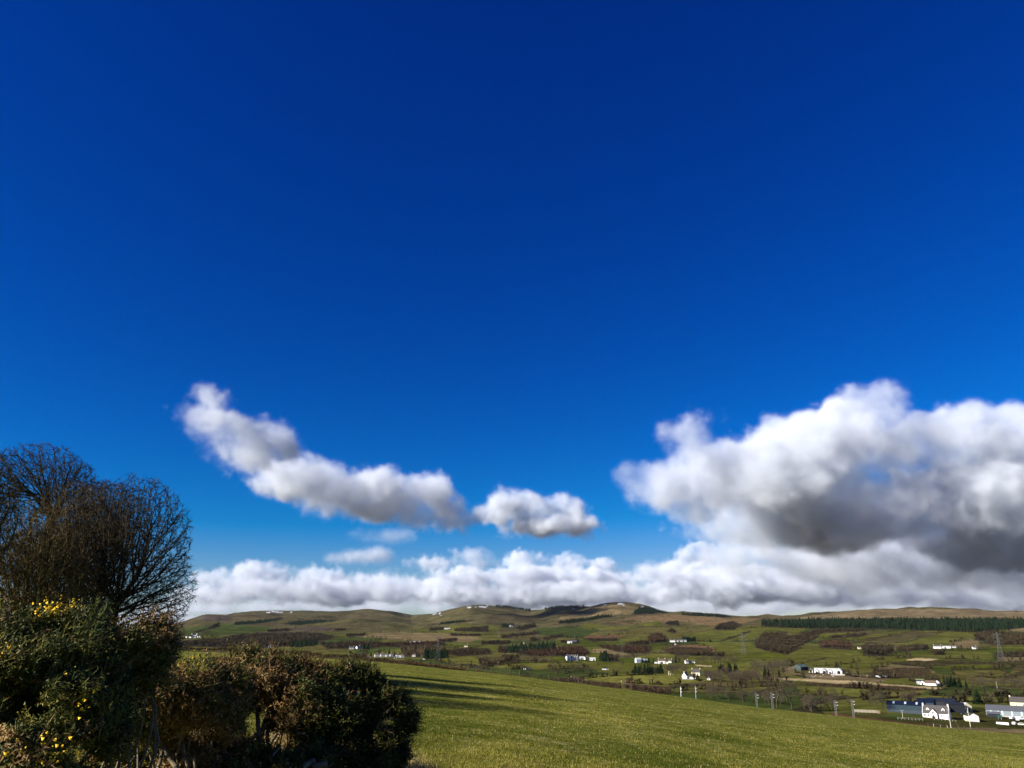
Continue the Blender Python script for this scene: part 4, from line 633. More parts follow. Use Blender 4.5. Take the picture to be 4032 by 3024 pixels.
# ---- house with two chimneys and its neighbours
gable('two-storey grey-white house left of the chimneyed house, behind dark conifers', 2513, 2610, 9, 7, 5.0, 2.6, 22, mat('pale_blue_render', (.55, .58, .62), .06, .8), LEADR, row('f', (-2.2, 2.2), 1, 1.1, 1.2) + row('f', (-2.2, 2.2), 3.4, 1.1, 1.1), ()); gable('pale-roofed wing hidden behind the small dark conifers', 2538, 2609, 10, 6, 3.2, 2.4, 10, GREYW, LEADR, row('f', (-2, 2), 1, 1, 1.1), (), 'house')
gable('white house with a tall chimney on each gable and an arched porch', 2606, 2614, 11.0, 7, 4.4, 3.0, 4, WHITE, TILE, row('f', (-3.6, 3.6), .9, 1.0, 1.5) + [('f', 0, 0, 2.8, 2.6, DK_)] + row('f', (-3.6, 0, 3.6), 3.2, .8, .9), (.96, -.96)); gable('small white lean-to left of the chimneyed house', 2583, 2612, 4.5, 4, 2.4, 1.4, 0, WHITE, SLATE, row('f', (0,), .8, 1, 1), (), 'outbuilding', 'outbuilding'); gable('small white block right of the chimneyed house', 2627, 2615, 2.9, 3, 3.2, 1.2, 0, WHITE, SLATE, row('f', (-.5, .6), 1, .6, .8), (), 'outbuilding', 'outbuilding'); gable('dark-roofed cottage with one lit gable right of the chimneyed house', 2640, 2610, 7, 5, 2.8, 2.6, -35, CREAM, SLATE, row('f', (-1.5, 1.5), .9, .9, 1), (.85,), 'cottage')
gable('white cottage right of the tall dark conifer', 2704, 2614, 4.5, 5, 3.2, 2.0, 20, WHITE, SLATE, row('f', (-.8, .8), 1, .8, 1), (.8,), 'cottage'); gable('tiny white shed between two white cottages right of the tall conifer', 2717, 2612, 3.0, 3, 1.8, 1, 0, WHITE, SLATE, [('f', 0, 0, 1, 1.6, DK_)], (), 'shed', 'shed'); gable('small white cottage farther right of the tall conifer', 2731, 2612, 4.6, 4, 2.2, 1.4, 0, WHITE, SLATE, row('f', (-.9, .9), .8, .8, .9), (), 'cottage')
for lb, x, y, hh in (('taller ruined pale stone gable above the green mound', 2637, 2659, 4.6), ('shorter ruined pale stone gable above the green mound', 2647, 2660, 2.4)):
    p = G(x, y); t = thing('ruin', lb, 'ruin', tuple(p), place(p, 10)); MB().prism([(-1.4, -1), (-.7, -1), (-.7, hh * .6), (-.2, hh), (-.9, hh), (-1.4, hh * .7)], -.3, .3).build('wall', CREAM, t); MB().prism([(.5, -1), (1.3, -1), (1.1, hh * .5), (.6, hh * .62)], -.3, .3).build('wall_stump', CREAM, t)
# ---- white gabled house in the middle of the valley
pL = G(2699, 2675); gable('white house with a bright steep gable facing the camera on the valley floor', 2699, 2675, 8, 5.2, 3.2, 3.2, 72, WHITE, SLATE, [('l', -.6, .6, .8, 1.5), ('l', .9, .6, .7, 1.4)] + row('f', (-2, 1.5), 1, .9, 1.1), (-.9,), loc=pL); gable('low white wing with a dark roof right of the bright steep gable', 2728, 2674, 6.6, 5, 2.6, 2.4, -6, WHITE, SLATE, row('f', (-1.8, .8), .9, .9, 1) + [('f', 2.2, 0, 1, 2, DR)], (), 'house_wing', 'house'); gable('farther house with dormer roof above the bright steep gable', 2742, 2660, 10, 7, 3.6, 3.4, -14, CREAM, SLATE, row('f', (-3, 0, 3), 1, 1, 1.2), (.95, -.95)); gable('small white gabled cottage alone among the bare trees', 2794, 2680, 4.2, 3.6, 2.4, 2.2, 60, WHITE, SLATE, [('l', 0, .5, .8, 1)], (), 'cottage')
a = G(2682, 2678); b = G(2728, 2678); t = thing('garden_wall', 'low stone wall in front of the bright steep gable', 'wall', tuple(a), math.atan2(b[1] - a[1], b[0] - a[0])); MB().box(0, 12, -.2, .2, -1, .9).build('wall', STONE, t); MB().box(-.1, 12.1, -.28, .28, .9, 1.02).build('coping', STONE, t)
# ---- upper white farmstead
gable('long low white farmhouse on the upper pasture', 2648, 2529, 14, 7, 4.4, 2.8, 0, WHITE, SLATE, row('f', (-4, 0, 4), 1, 1.2, 1.4), (.9, -.9), 'farmhouse'); gable('long grey shed right of the white farmhouse on the upper pasture', 2684, 2529, 26, 10, 3.6, 2.2, 0, GREYW, DGR, [('f', -6, 0, 4, 3, DK_), ('f', 5, 0, 4, 3, DK_)], (), 'shed', 'shed'); gable('tiny pale hut below the upper white farmstead', 2659, 2540, 4, 3.4, 2.6, 1.2, 0, WHITE, SLATE, [('f', 0, 0, 1, 1.9, DK_)], (), 'hut', 'hut')
# ---- new white house with arched gables, and green shed
pG = G(3153, 2640); t = gable('large dark green barn behind the new white house', 3153, 2640, 22, 11, 4.4, 2.6, 64, GRNW, GRNR, (), (), 'barn', 'barn', pG, .4); MB().box(-5, 9, -5.62, -5.4, 0, 3.9).build('open_side', DOORM, t)
pM = G(3240, 2652); t = thing('new_house', 'new white house with several gables and an arched opening', 'house', tuple(pM), place(pM, -6)); wv = pM[1] / 3200
def wing(x, w_, h, rh, y0, y1, nm, arch=False, timber=False, win=False):
    q = MB().prism([(x - w_ / 2, -1), (x + w_ / 2, -1), (x + w_ / 2, h), (x, h + rh), (x - w_ / 2, h)], y0, y1).build(nm, WHITE, t); s = rh / (w_ / 2); e = .3; z0 = h - s * e + .02
    MB().prism([(x - w_ / 2 - e, z0), (x, h + rh + .02), (x + w_ / 2 + e, z0), (x + w_ / 2 + e, z0 + .25), (x, h + rh + .3), (x - w_ / 2 - e, z0 + .25)], y0 - .3, y1).build('roof', LEADR if nm != 'left_gable' else SLATE, q)
    MB().prism([(x - w_ / 2 - e, z0 - .12), (x, h + rh - .1), (x + w_ / 2 + e, z0 - .12), (x + w_ / 2 + e, z0 + .02), (x, h + rh + .02), (x - w_ / 2 - e, z0 + .02)], y0 - .42, y0 - .3).build('bargeboard', BLK, q)
    if arch:
        aw = w_ * .26; pts = [(x - aw, 0)] + [(x + aw * math.cos(a_), h * .55 + aw * math.sin(a_)) for a_ in np.linspace(math.pi, 0, 9)] + [(x + aw, 0)]; MB().prism(pts[::-1], y0 - .05, y0 + .1).build('arched_opening', DOORM, q)
    if timber:
        for a_, b_ in (((x - w_ * .42, 0), (x - w_ * .42, h + .2)), ((x + w_ * .42, 0), (x + w_ * .42, h + .2)), ((x, h), (x, h + rh * .9)), ((x - w_ * .45, h), (x + w_ * .45, h))): MB().tube((a_[0], y0 - .15, a_[1]), (b_[0], y0 - .15, b_[1]), .16, n=4).build('timber_post', TIMB, q)
        MB().box(x - w_ * .36, x + w_ * .36, y0 - .06, y0 + .1, .1, h).build('glazed_opening', GLASS, q)
    if win: MB().box(x - .8, x + .8, y0 - .06, y0 + .1, 1.0, 2.2).build('window', GLASS, q)
MB().prismx([(-4, -1), (3.5, -1), (3.5, 3.0), (-.2, 5.8), (-4, 3.0)], -9.5, 22).build('main_block', WHITE, t); MB().prismx([(-4.4, 2.72), (-.2, 5.85), (3.9, 2.72), (3.9, 3.0), (-.2, 6.15), (-4.4, 3.0)], -9.6, 22.1).build('main_roof', LEADR, t)
wing(-13.4, 5.0, 3.2, 2.7, -5.2, 3, 'left_gable', win=True); wing(-6.3, 3.4, 3.0, 1.9, -5.6, 0, 'small_gable', arch=True); wing(2.6, 4.6, 3.0, 2.6, -7.2, 0, 'porch_gable', timber=True); wing(9.0, 4.2, 3.0, 2.0, -5.8, 0, 'middle_gable', arch=True); wing(19.3, 7.4, 3.4, 3.6, -7.5, 4, 'right_gable', arch=True)
a = G(3272, 2660); t = thing('retaining_wall', 'pale retaining wall below the new white house', 'wall', tuple(a), place(a, -6)); MB().box(0, 15.5, -.25, .25, -1, 1.5).build('wall', CONC, t); MB().box(-.1, 15.6, -.32, .32, 1.5, 1.62).build('coping', STONE, t)
for i, (x, y, w_, h) in enumerate(((3196, 2663, 2.2, .5), (3212, 2662, 1.0, .8), (3204, 2668, 2.0, .5), (3241, 2659, .9, 1.2), (3232, 2667, 1.3, .6), (3280, 2665, 1.8, .7), (3335, 2649, 5, .5), (3352, 2651, 1.1, 1.0), (3362, 2658, 3.0, .8), (3390, 2665, 1.4, .6), (3415, 2664, 1.3, .7))):
    p = G(x, y); t = thing('building_materials', 'small pallet of pale building blocks on the rough yard by the new house', 'pallet', tuple(p), place(p, random.uniform(-30, 30)), 'building pallets by the new house'); MB().box(-w_ / 2, w_ / 2, -.5, .5, .12, h).build('blocks', CONC, t); MB().box(-w_ / 2 - .05, w_ / 2 + .05, -.55, -.35, -.2, .12).box(-w_ / 2 - .05, w_ / 2 + .05, .35, .55, -.2, .12).build('pallet_runner', TIMB, t)
# ---- far right farm, small cottages
gable('long white farmhouse of the far right farm', 3692, 2554, 15, 7, 4.2, 2.8, -6, WHITE, SLATE, row('f', (-5, -1.5, 2, 5), 1, 1.1, 1.3), (.9, -.9), 'farmhouse'); gable('low white steading right of the far right farmhouse', 3728, 2553, 16, 6, 2.8, 1.8, 5, WHITE, LEADR, [('f', -3, 0, 3, 2.4, DK_)], (), 'steading', 'steading'); gable('small grey-roofed house at the right end of the far right farm', 3757, 2552, 8, 6, 3.0, 2.2, 0, GREYW, SLATE, row('f', (-2, 2), .9, 1, 1), (.8,)); gable('lone white cottage right of the far right farm', 3838, 2556, 8, 6, 3, 2.4, 20, WHITE, SLATE, row('f', (-2, 2), .9, 1, 1), (.8,), 'cottage')
gable('small stone building among the beech wood above the new house', 3384, 2556, 6, 5, 3, 2.2, 15, CREAM, SLATE, row('f', (-1, 1.2), 1, .8, 1), (), 'cottage')
gable('long white cottage with a brown roof by the sandy track', 3666, 2699, 10.2, 4.6, 2.4, 2.1, -7, WHITE, TILE, row('f', (-3.4, -.6, 2.2), .9, .5, .8), (), 'cottage'); gable('white gable end joined to the right of the long brown-roofed cottage', 3694, 2700, 6.4, 4.2, 2.8, 2.0, 80, WHITE, TILE, (), (), 'cottage'); gable('small white gabled shed with a brown door left of the long brown-roofed cottage', 3634, 2697, 5.6, 4.4, 2.2, 1.6, 84, WHITE, SLATE, [('l', 0, 0, 1.4, 1.9, DR)], (), 'shed', 'shed'); gable('pale glazed lean-to left of the small white gabled shed', 3618, 2696, 3.2, 2.6, 1.9, .6, -6, GREYW, SKYL, row('f', (-.8, .8), .5, 1, 1.1), (), 'lean_to', 'shed'); gable('low green-roofed hut behind the small white gabled shed', 3622, 2687, 8, 4, 2.2, 1.0, 0, DGREY, mat('moss_green_roof', (.13, .15, .07), .15, 1), (), (), 'hut', 'hut')
# ---- farm at the right
pc = G(3690, 2827); W = pc[1] / 3250; L = 93 * W; Dp = 6.6; h = 2.9; rh = 3.9
t = thing('farm_cottage', 'white farm cottage with two dormers and a steep front gable', 'cottage', tuple(pc), place(pc, -9)); s = rh / (Dp / 2)
MB().prismx([(-Dp / 2, -1.5), (Dp / 2, -1.5), (Dp / 2, h), (0, h + rh), (-Dp / 2, h)], -L / 2, L / 2).build('wall', WHITE, t); e = .25; z0 = h - s * e + .02
rf = MB().prismx([(-Dp / 2 - e, z0), (0, h + rh + .02), (Dp / 2 + e, z0), (Dp / 2 + e, z0 + .2), (0, h + rh + .24), (-Dp / 2 - e, z0 + .2)], -L / 2 + .22, L / 2 - .22).build('roof', SLATE, t)
for sx in (-1, 1):
    x0 = sx * L / 2; MB().prismx([(-Dp / 2 - e, z0 - .05), (0, h + rh), (Dp / 2 + e, z0 - .05), (Dp / 2 + e, z0 + .3), (0, h + rh + .36), (-Dp / 2 - e, z0 + .3)], min(x0, x0 - sx * .22), max(x0, x0 - sx * .22)).build('gable_skew', WHITE, rf)
    c = MB().box(x0 - .75 if sx > 0 else x0 + .05, x0 - .05 if sx > 0 else x0 + .75, -.4, .4, h + rh - .3, h + rh + 1.2).build('chimney', WHITE, t); xx = x0 - sx * .4
    MB().tube((xx - .16, 0, h + rh + 1.2), (xx - .16, 0, h + rh + 1.65), .13, .11).tube((xx + .18, 0, h + rh + 1.2), (xx + .18, 0, h + rh + 1.65), .13, .11).build('chimney_pot', TILE, c)
for dx in (-L * .29, L * .29):
    y0 = -2.35; zb = h + .9; d = MB().prism([(dx - .85, zb - .3), (dx + .85, zb - .3), (dx + .85, zb + 1.25), (dx, zb + 2.05), (dx - .85, zb + 1.25)], y0, y0 + 2.2).build('dormer', WHITE, t); MB().prism([(dx - 1.0, zb + 1.12), (dx, zb + 2.07), (dx + 1.0, zb + 1.12), (dx + 1.0, zb + 1.28), (dx, zb + 2.25), (dx - 1.0, zb + 1.28)], y0 - .12, y0 + 2.3).build('dormer_roof', SLATE, d)
    for q in (-.3, .3): MB().box(dx + q - .22, dx + q + .22, y0 - .04, y0 + .06, zb + .1, zb + 1.0).build('pane', GLASS, d)
gx = -L * .08; g_ = MB().prism([(gx - 2.1, -1.5), (gx + 2.1, -1.5), (gx + 2.1, h - .1), (gx, h + 2.3), (gx - 2.1, h - .1)], -Dp / 2 - 1.3, 0).build('front_gable', WHITE, t); MB().prism([(gx - 2.35, h - .36), (gx, h + 2.32), (gx + 2.35, h - .36), (gx + 2.35, h - .16), (gx, h + 2.52), (gx - 2.35, h - .16)], -Dp / 2 - 1.42, -.4).build('gable_roof', SLATE, g_)
for zz in (.9, 2.7): MB().box(gx - .45, gx + .45, -Dp / 2 - 1.35, -Dp / 2 - 1.2, zz, zz + .9).build('window', GLASS, g_)
for x_, w_ in ((-L * .41, 1.0), (-L * .27, .8), (L * .2, .8), (L * .36, 1.0)): opening(t, 'f', x_, 1.0, w_, 1.25, L, Dp)
opening(t, 'f', L * .07, 0, 1.1, 2.1, L, Dp, 'door', REDD, REDD, False); MB().box(L * .3, L * .47, -Dp / 2 - 1.1, -Dp / 2, -1, 2.1).build('porch', WHITE, t)
for q in (-.3, 0, .35): MB().tube((gx + q, -Dp / 2 - 1.6, -.3), (gx + q * 2.2, -Dp / 2 - 1.5, 1.1), .12, .3, 6).build('climbing_shrub', mat('rose_stems', (.06, .03, .02), .3, 6), g_)
# blue shed
pb = G(3572, 2808); t = thing('blue_shed', 'long blue metal shed with three rooflights left of the white cottage', 'shed', tuple(pb), place(pb, -6)); L = 134 * pb[1] / 3250; Dp = 11; h = 4.9; rh = 1.7; s = rh / (Dp / 2)
MB().prismx([(-Dp / 2, 1.9), (Dp / 2, 1.9), (Dp / 2, h), (0, h + rh), (-Dp / 2, h)], -L / 2, L / 2).build('cladding', BLUEW, t); MB().box(-L / 2 - .03, L / 2 + .03, -Dp / 2 - .03, Dp / 2 + .03, -1.5, 1.9).build('base_wall', mat('blue_grey_block', (.045, .06, .072), .12, 1.5), t)
rf = MB().prismx([(-Dp / 2 - .3, h - s * .3 + .02), (0, h + rh + .02), (Dp / 2 + .3, h - s * .3 + .02), (Dp / 2 + .3, h - s * .3 + .17), (0, h + rh + .17), (-Dp / 2 - .3, h - s * .3 + .17)], -L / 2 - .2, L / 2 + .2).build('roof', BLUER, t)
for i in (-.62, 0, .60):
    x_ = i * L / 2; y0, y1 = -Dp * .42, -Dp * .10; zf = lambda y: h + rh * (1 - abs(y) / (Dp / 2)) + .2; MB().poly([(x_ - .55, y0, zf(y0)), (x_ + .55, y0, zf(y0)), (x_ + .55, y1, zf(y1)), (x_ - .55, y1, zf(y1))]).poly([(x_ - .55, y1, zf(y1) - .06), (x_ + .55, y1, zf(y1) - .06), (x_ + .55, y0, zf(y0) - .06), (x_ - .55, y0, zf(y0) - .06)]).build('rooflight', SKYL, rf)
MB().box(L / 2 - 1.9, L / 2 - 1.2, -Dp / 2 - .06, -Dp / 2, 2.6, 3.6).build('vent', BLUER, t)
p = G(3660, 2812); gable('taller blue-grey shed joined to the long blue shed, behind the cottage', 3655, 2806, 10, 14, 5.8, 1.8, -6, BLUEW, BLUER, (), (), 'shed', 'shed', G(3652, 2800)); gable('wide dark-roofed cattle shed behind the white cottage', 3715, 2795, 17, 13, 5.2, 1.6, -6, DGREY, DGREY, (), (), 'shed', 'shed', G(3712, 2793)); gable('dark gable-ended shed right of the white cottage', 3768, 2803, 10, 7.5, 4.6, 1.0, 8, DGREY, DGREY, (), (), 'shed', 'shed', G(3764, 2804))
# cream barn
pz = G(3813, 2803); t = thing('cream_barn', 'cream gabled barn with patched white and rusty sheet roof', 'barn', tuple(pz), place(pz, 0) + math.radians(30)); hw = 2.9; h = 3.4; rh = 1.9; Lb = 9.5
MB().prism([(-hw, -1.2), (hw, -1.2), (hw, h), (0, h + rh), (-hw, h)], 0, Lb).build('wall', CREAM, t); MB().prism([(-1.5, 0), (1.5, 0), (1.5, 2.7), (-1.5, 2.7)], -.06, .1).build('doorway', DOORM, t)
for sx in (-1, 1):
    for a, b_, m_ in ((.1, 2.0, WHR), (2.05, 2.25, BLK), (2.3, 5.6, RUST), (5.65, 9.6, DGR)):
        MB().poly([(0, a, h + rh + .2), (sx * (hw + .35), a, h - .12), (sx * (hw + .35), b_, h - .12), (0, b_, h + rh + .2)]).poly([(0, b_, h + rh + .08), (sx * (hw + .35), b_, h - .24), (sx * (hw + .35), a, h - .24), (0, a, h + rh + .08)]).build('roof_sheet', m_, t)
# white gabled shed
pz = G(3838, 2843); t = thing('white_shed', 'plain white gabled shed behind the right-hand utility pole', 'shed', tuple(pz), place(pz, 0) + math.radians(22)); hw = 2.7; h = 3.0; rh = 1.5; Lb = 7.5
MB().prism([(-hw, -1.2), (hw, -1.2), (hw, h), (0, h + rh), (-hw, h)], 0, Lb).build('wall', WHITE, t); MB().prism([(hw + .02, -1.2), (hw + .08, -1.2), (hw + .08, h), (hw + .02, h)], 0, 1.1).build('red_corner', REDD, t); MB().prism([(hw + .02, -1.2), (hw + .06, -1.2), (hw + .06, h - .1), (hw + .02, h - .1)], 1.15, Lb).build('dark_side_sheet', DGREY, t)  # thin near-black sheet over most of the right side wall
MB().prism([(-hw - .25, h - .12), (0, h + rh + .02), (hw + .25, h - .12), (hw + .25, h + .08), (0, h + rh + .22), (-hw - .25, h + .08)], -.02, Lb + .2).build('roof', mat('mossy_dark_roof', (.035, .036, .02), .3, 2), t); MB().box(-hw - 1.6, -hw, .4, 2.0, -.6, 1.3).build('side_box', CREAM, t)
pz = G(3952, 2821); t = thing('grey_shed', 'long grey metal shed across the right edge of the farm', 'shed', tuple(pz), place(pz, 0) - math.radians(4)); L = 27; hh = 3.6
MB().prismx([(-5, -.9), (6, -.9), (6, hh + .6), (.5, hh + 2.6), (-5, hh)], -9, L - 9).build('wall', GCLAD, t); MB().prismx([(-5.3, hh - .05), (.5, hh + 2.65), (6.3, hh + .5), (6.3, hh + .7), (.5, hh + 2.85), (-5.3, hh + .15)], -9.2, L - 8.8).build('roof', DGR, t)
for x_ in (-6.2, .0, 5.2, 10.4): MB().box(x_ - .45, x_ + .45, -5.06, -4.98, .9, hh - .1).build('pale_panel', SKYL, t)
MB().box(-2.25, -2.0, -5.14, -4.98, -.6, hh).build('downpipe', WHITE, t); MB().box(-2.2, L - 9, -5.5, -5.05, -.9, .7).build('block_wall', CONC, t)
gable('dark open-fronted lean-to in front of the grey shed', 3915, 2826, 7, 4, 2.4, .8, -4, DGREY, DGR, (), (), 'lean_to', 'shed')
pz = G(4020, 2790); gable('cream farmhouse with a dark roof cut by the right edge', 4020, 2790, 12, 7, 4.4, 3.0, -2, CREAM, SLATE, [('f', -2.2, 1.6, .5, 1.0), ('f', 2.4, 1.6, 1.2, 1.5), ('f', 4.6, 1.6, 1.2, 1.5)], (-.93, .93), 'farmhouse', loc=pz, pots=False)
# yard things
def tank(label, px, py, L, r, m_): p = G(px, py); t = thing('storage_tank', label, 'tank', tuple(p), place(p, -5)); MB().tube((-L / 2, 0, r + .3), (L / 2, 0, r + .3), r, r, 12).build('barrel', m_, t); MB().box(-L * .35, -L * .25, -r, r, -.3, .6).build('cradle', CONC, t); MB().box(L * .25, L * .35, -r, r, -.3, .6).build('cradle', CONC, t)
tank('dark green storage tank in front of the grey shed', 3938, 2832, 2.6, .9, GRNP)
p = G(3948, 2853); t = thing('block_wall', 'low whitewashed block wall in front of the grey shed', 'wall', tuple(p), place(p, -6)); MB().box(-3.1, 3.1, -.2, .2, -.6, 1.15).build('wall', WHITE, t); MB().box(-3.15, 3.15, -.26, .26, 1.15, 1.25).build('coping', CONC, t)
def car(label, px, py, yaw, van=False, group=None, m_=CARW):
    p = G(px, py); t = thing('parked_van' if van else 'parked_car', label, 'van' if van else 'car', (p[0], p[1], p[2]), place(p, yaw), group); L2 = 2.4 if van else 2.1
    prof = [(-L2, .35), (L2, .35), (L2, .8), (L2 - .15, 1.0), (1.35, 1.15), (.75, 2.0), (-L2 + .05, 2.05)] if van else [(-L2, .35), (L2, .35), (L2, .75), (L2 - .15, .9), (1.05, 1.0), (.4, 1.48), (-1.2, 1.5), (-1.95, 1.0), (-L2, .9)]
    MB().prism(prof, -.85, .85).build('body', m_, t); wp = [(.2, 1.15), (1.15, 1.15), (.7, 1.85), (.2, 1.85)] if van else [(-1.7, 1.0), (.9, 1.0), (.35, 1.4), (-1.15, 1.42)]
    for sy in (-1, 1): MB().prism(wp, min(sy * .86, sy * .88), max(sy * .86, sy * .88)).build('side_window', GLASS, t)
    for wx in (-1.35, 1.35):
        for sy in (-1, 1): w2 = MB().tube((wx, sy * .72, .33), (wx, sy * .9, .33), .34, .34, 10).build('wheel', TYRE, t); MB().tube((wx, sy * .9, .33), (wx, sy * .92, .33), .19, .19, 8).build('hub', PVC, w2)
    return t
car('white van parked at the right edge before the grey shed', 4020, 2836, 20, True); car('white car parked nose-on left of the white van', 3987, 2834, 65); car('white car parked between the van and the low white wall', 4007, 2840, 95); car('white pickup-sized car nearest the camera at the right edge', 3996, 2856, 75); car('pale car at the right edge in front of the others', 4026, 2859, -10, False, None, mat('cream_car_paint', (.62, .58, .45), .04, 1, .3, .5))
car('dark car parked between the cottage and the cream barn', 3793, 2813, 10, False, None, mat('dark_car_paint', (.02, .022, .026), .05, 1, .25, .5)); car('white caravan-like van parked right of the white house row', 1670, 2599, 0, True); car('left of two white vans on the track right of the new house', 3458, 2668, 0, True); car('right of two white vans on the track right of the new house', 3485, 2667, 10, True)
car('white car in front of the second white house of the row', 1498, 2588, 0)
# far village and hamlet
for i, (x, y) in enumerate(((750, 405), (800, 402), (840, 405), (872, 406), (922, 400), (970, 365), (985, 332), (880, 341), (1045, 392), (1080, 402), (930, 362), (1010, 388))):
    gable('tiny white house in the hillside village between the two skyline trees', 600 + x * .1808, 2440 + y * .1808, random.uniform(6, 9), 6, 3.4, 2.6, random.uniform(-20, 40), WHITE if i not in (8, 9, 10) else CREAM, SLATE, (), (), group='hillside village houses')
for x, y in ((255, 466), (320, 471), (410, 462), (305, 428), (350, 430)):
    gable('tiny white house in the hamlet left of the skyline trees', 600 + x * .1808, 2440 + y * .1808, random.uniform(6, 9), 6, 3.4, 2.6, random.uniform(-20, 40), WHITE, SLATE, (), (), group='hamlet left of the skyline trees')
gable('tiny white house below the left dark wood', 1062, 2551, 7, 7, 5, 3, 0, WHITE, SLATE, (), ())
# ================================================================ fences, masts, poles, pylons
WOODP = mat('post_wood', (.085, .07, .045), .35, 8.0); WOODD = mat('tarred_pole', (.09, .06, .04), .3, 6); POLEW = mat('bleached_pole', (.62, .58, .48), .2, 4); STEEL = mat('lattice_steel', (.16, .16, .155), .15, 3, .6, .3); PYL = mat('pylon_steel', (.10, .105, .095), .15, 1, .7, .2); RUSTY = mat('rust_brown_steel', (.09, .045, .028), .3, 5); WIRE = mat('fence_wire', (.22, .21, .19), .2, 5); PORC = mat('white_insulator', (.75, .75, .72), .05, 3, .3)
post = MB().tube((0, 0, -.35), (0, 0, 1.18), .065, .055, 7).mesh('post', WOODP); stout = MB().tube((0, 0, -.4), (0, 0, 1.35), .10, .085, 8).mesh('post', WOODP)
FP = [(680, 2559, 13), (752, 2565, 18), (819, 2569, 24), (886, 2571, 18), (955, 2572, 10), (1010, 2574, 6), (1060, 2578, 4), (1095, 2581, 8), (1142, 2584, 3), (1197, 2590, -2), (1262, 2593, 6), (1311, 2595, 6), (1372, 2598, 7), (1428, 2601, 18), (1483, 2606, 12), (1536, 2611, 10), (1591, 2617, 18), (1647, 2621, 10), (1687, 2628, 18), (1702, 2627, 16), (1750, 2632, 14), (1769, 2635, 15), (1799, 2638, 17), (1842, 2642, 12), (1886, 2646, 9), (1932, 2650, 14), (1969, 2654, 7), (2005, 2657, 8), (2122, 2673, 15), (2164, 2679, 24), (2201, 2684, 22), (2238, 2689, 14), (2268, 2692, 10), (2295, 2695, 8), (2331, 2700, 6), (2366, 2704, 5), (640, 2557, 8), (600, 2555, 6)]
FP.sort(); fence = None; tops = []
for x, y, lean in FP:
    u, s = uslope(x, y); E = float(edgeY(u)); Y = E - 1.0; p = np.array([float(u) * Y, Y, float(zfield(float(u) * Y, Y))])
    if fence is None: fp0 = p; fence = thing('wire_fence', 'wire fence on leaning wooden posts along the far edge of the near field', 'fence', tuple(p))
    o = link('post', post, fence, tuple(p - fp0), (math.radians(random.uniform(-6, 6)), math.radians(lean), random.random() * 3)); sc_ = random.uniform(.92, 1.1); o.scale = (1.25, 1.25, sc_); tops.append((p - fp0, math.radians(lean)))
for hgt in (.45, .8, 1.08):
    m_ = MB()
    for (a, la), (b, lb_) in zip(tops[:-1], tops[1:]):
        if np.linalg.norm(b - a) > 30: continue
        qa = a + [math.sin(la) * hgt, 0, math.cos(la) * hgt]; qb = b + [math.sin(lb_) * hgt, 0, math.cos(lb_) * hgt]; m_.tube(qa, qb, .006, n=3)
    m_.build('wire', WIRE, fence)
# field gate
def edgept(x, y, back=1.0): u, s = uslope(x, y); Y = float(edgeY(u)) - back; return np.array([float(u) * Y, Y, float(zfield(float(u) * Y, Y))])
g0 = edgept(2045, 2662); g1 = edgept(2083, 2667); gt = thing('field_gate', 'small wooden field gate between posts in the wire fence', 'gate', tuple(g0)); d = g1 - g0
for i, (f, ln) in enumerate(((0, 8), (1, 8), (.88, 2))): o = link('post', stout, gt, tuple(d * f), (0, math.radians(ln), 0))
for hgt in (.35, .62, .88, 1.12): MB().tube(d * .05 + [0, -.05, hgt], d * .86 + [0, -.05, hgt], .045, n=5).build('rail', WOODP, gt)
for f in (.28, .55): MB().tube(d * f + [0, -.08, .3], d * f + [0, -.08, 1.15], .035, n=5).build('stile', WOODP, gt)
# fence at the lower right field edge
fr = None
for i, x in enumerate(list(range(3655, 4040, 24)) + [4050, 4075]):
    y = float(np.interp(x, _ex, _ey)) + 1; p = edgept(x, y, .8)
    if fr is None: fr0 = p; fr = thing('post_fence', 'post and wire fence along the dry grass strip at the lower right', 'fence', tuple(p)); pv = None
    o = link('post', post, fr, tuple(p - fr0), (math.radians(random.uniform(-5, 5)), math.radians(random.uniform(-7, 7)), 0)); o.scale = (1.1, 1.1, random.uniform(.9, 1.15))
    if pv is not None: MB().tube(pv - fr0 + [0, 0, .95], p - fr0 + [0, 0, .95], .008, n=3).tube(pv - fr0 + [0, 0, .55], p - fr0 + [0, 0, .55], .008, n=3).build('wire', WIRE, fr)
    pv = p
def rail_fence(label, x0, y0, x1, y1, n, h, m_, rails=(.4, .8), white=False):
    a = G(x0, y0); b = G(x1, y1); t = thing('rail_fence', label, 'fence', tuple(a)); d = b - a
    for i in range(n + 1): MB().box(-.07, .07, -.07, .07, -.4, h).build('post', m_, t, tuple(d * i / n))
    for r_ in rails: MB().tube(d * 0 + [0, -.1, h * r_], d + [0, -.1, h * r_], .055, n=4).build('rail', m_, t)
    return t
rail_fence('grey wooden rail fence on the bank left of the white cottage', 3536, 2834, 3634, 2839, 7, 1.3, PALEW, (.45, .95)); rail_fence('pale wooden rail at the foot of the left utility pole', 3678, 2868, 3732, 2872, 2, .8, PALEW, (.95,)); rail_fence('thin fence along the lane in front of the white cottage', 3680, 2838, 3765, 2843, 6, .8, PALEW, (.9,))
a = G(3366, 2806); t = thing('slatted_pen', 'pale slatted livestock pen left of the blue shed', 'pen', tuple(a), place(a, -4)); Lp = 80 * a[1] / 3200
for z in (.35, .75, 1.15, 1.55): MB().box(0, Lp, -.05, .05, z, z + .2).build('slat', PALEW, t)
for i in range(7): MB().box(i * Lp / 6 - .08, i * Lp / 6 + .08, .06, .2, -.5, 1.85).build('post', PALEW, t)
MB().box(Lp, Lp + 1.6, 0, 1.2, -.3, 1.6).build('hut', TIMB, t)
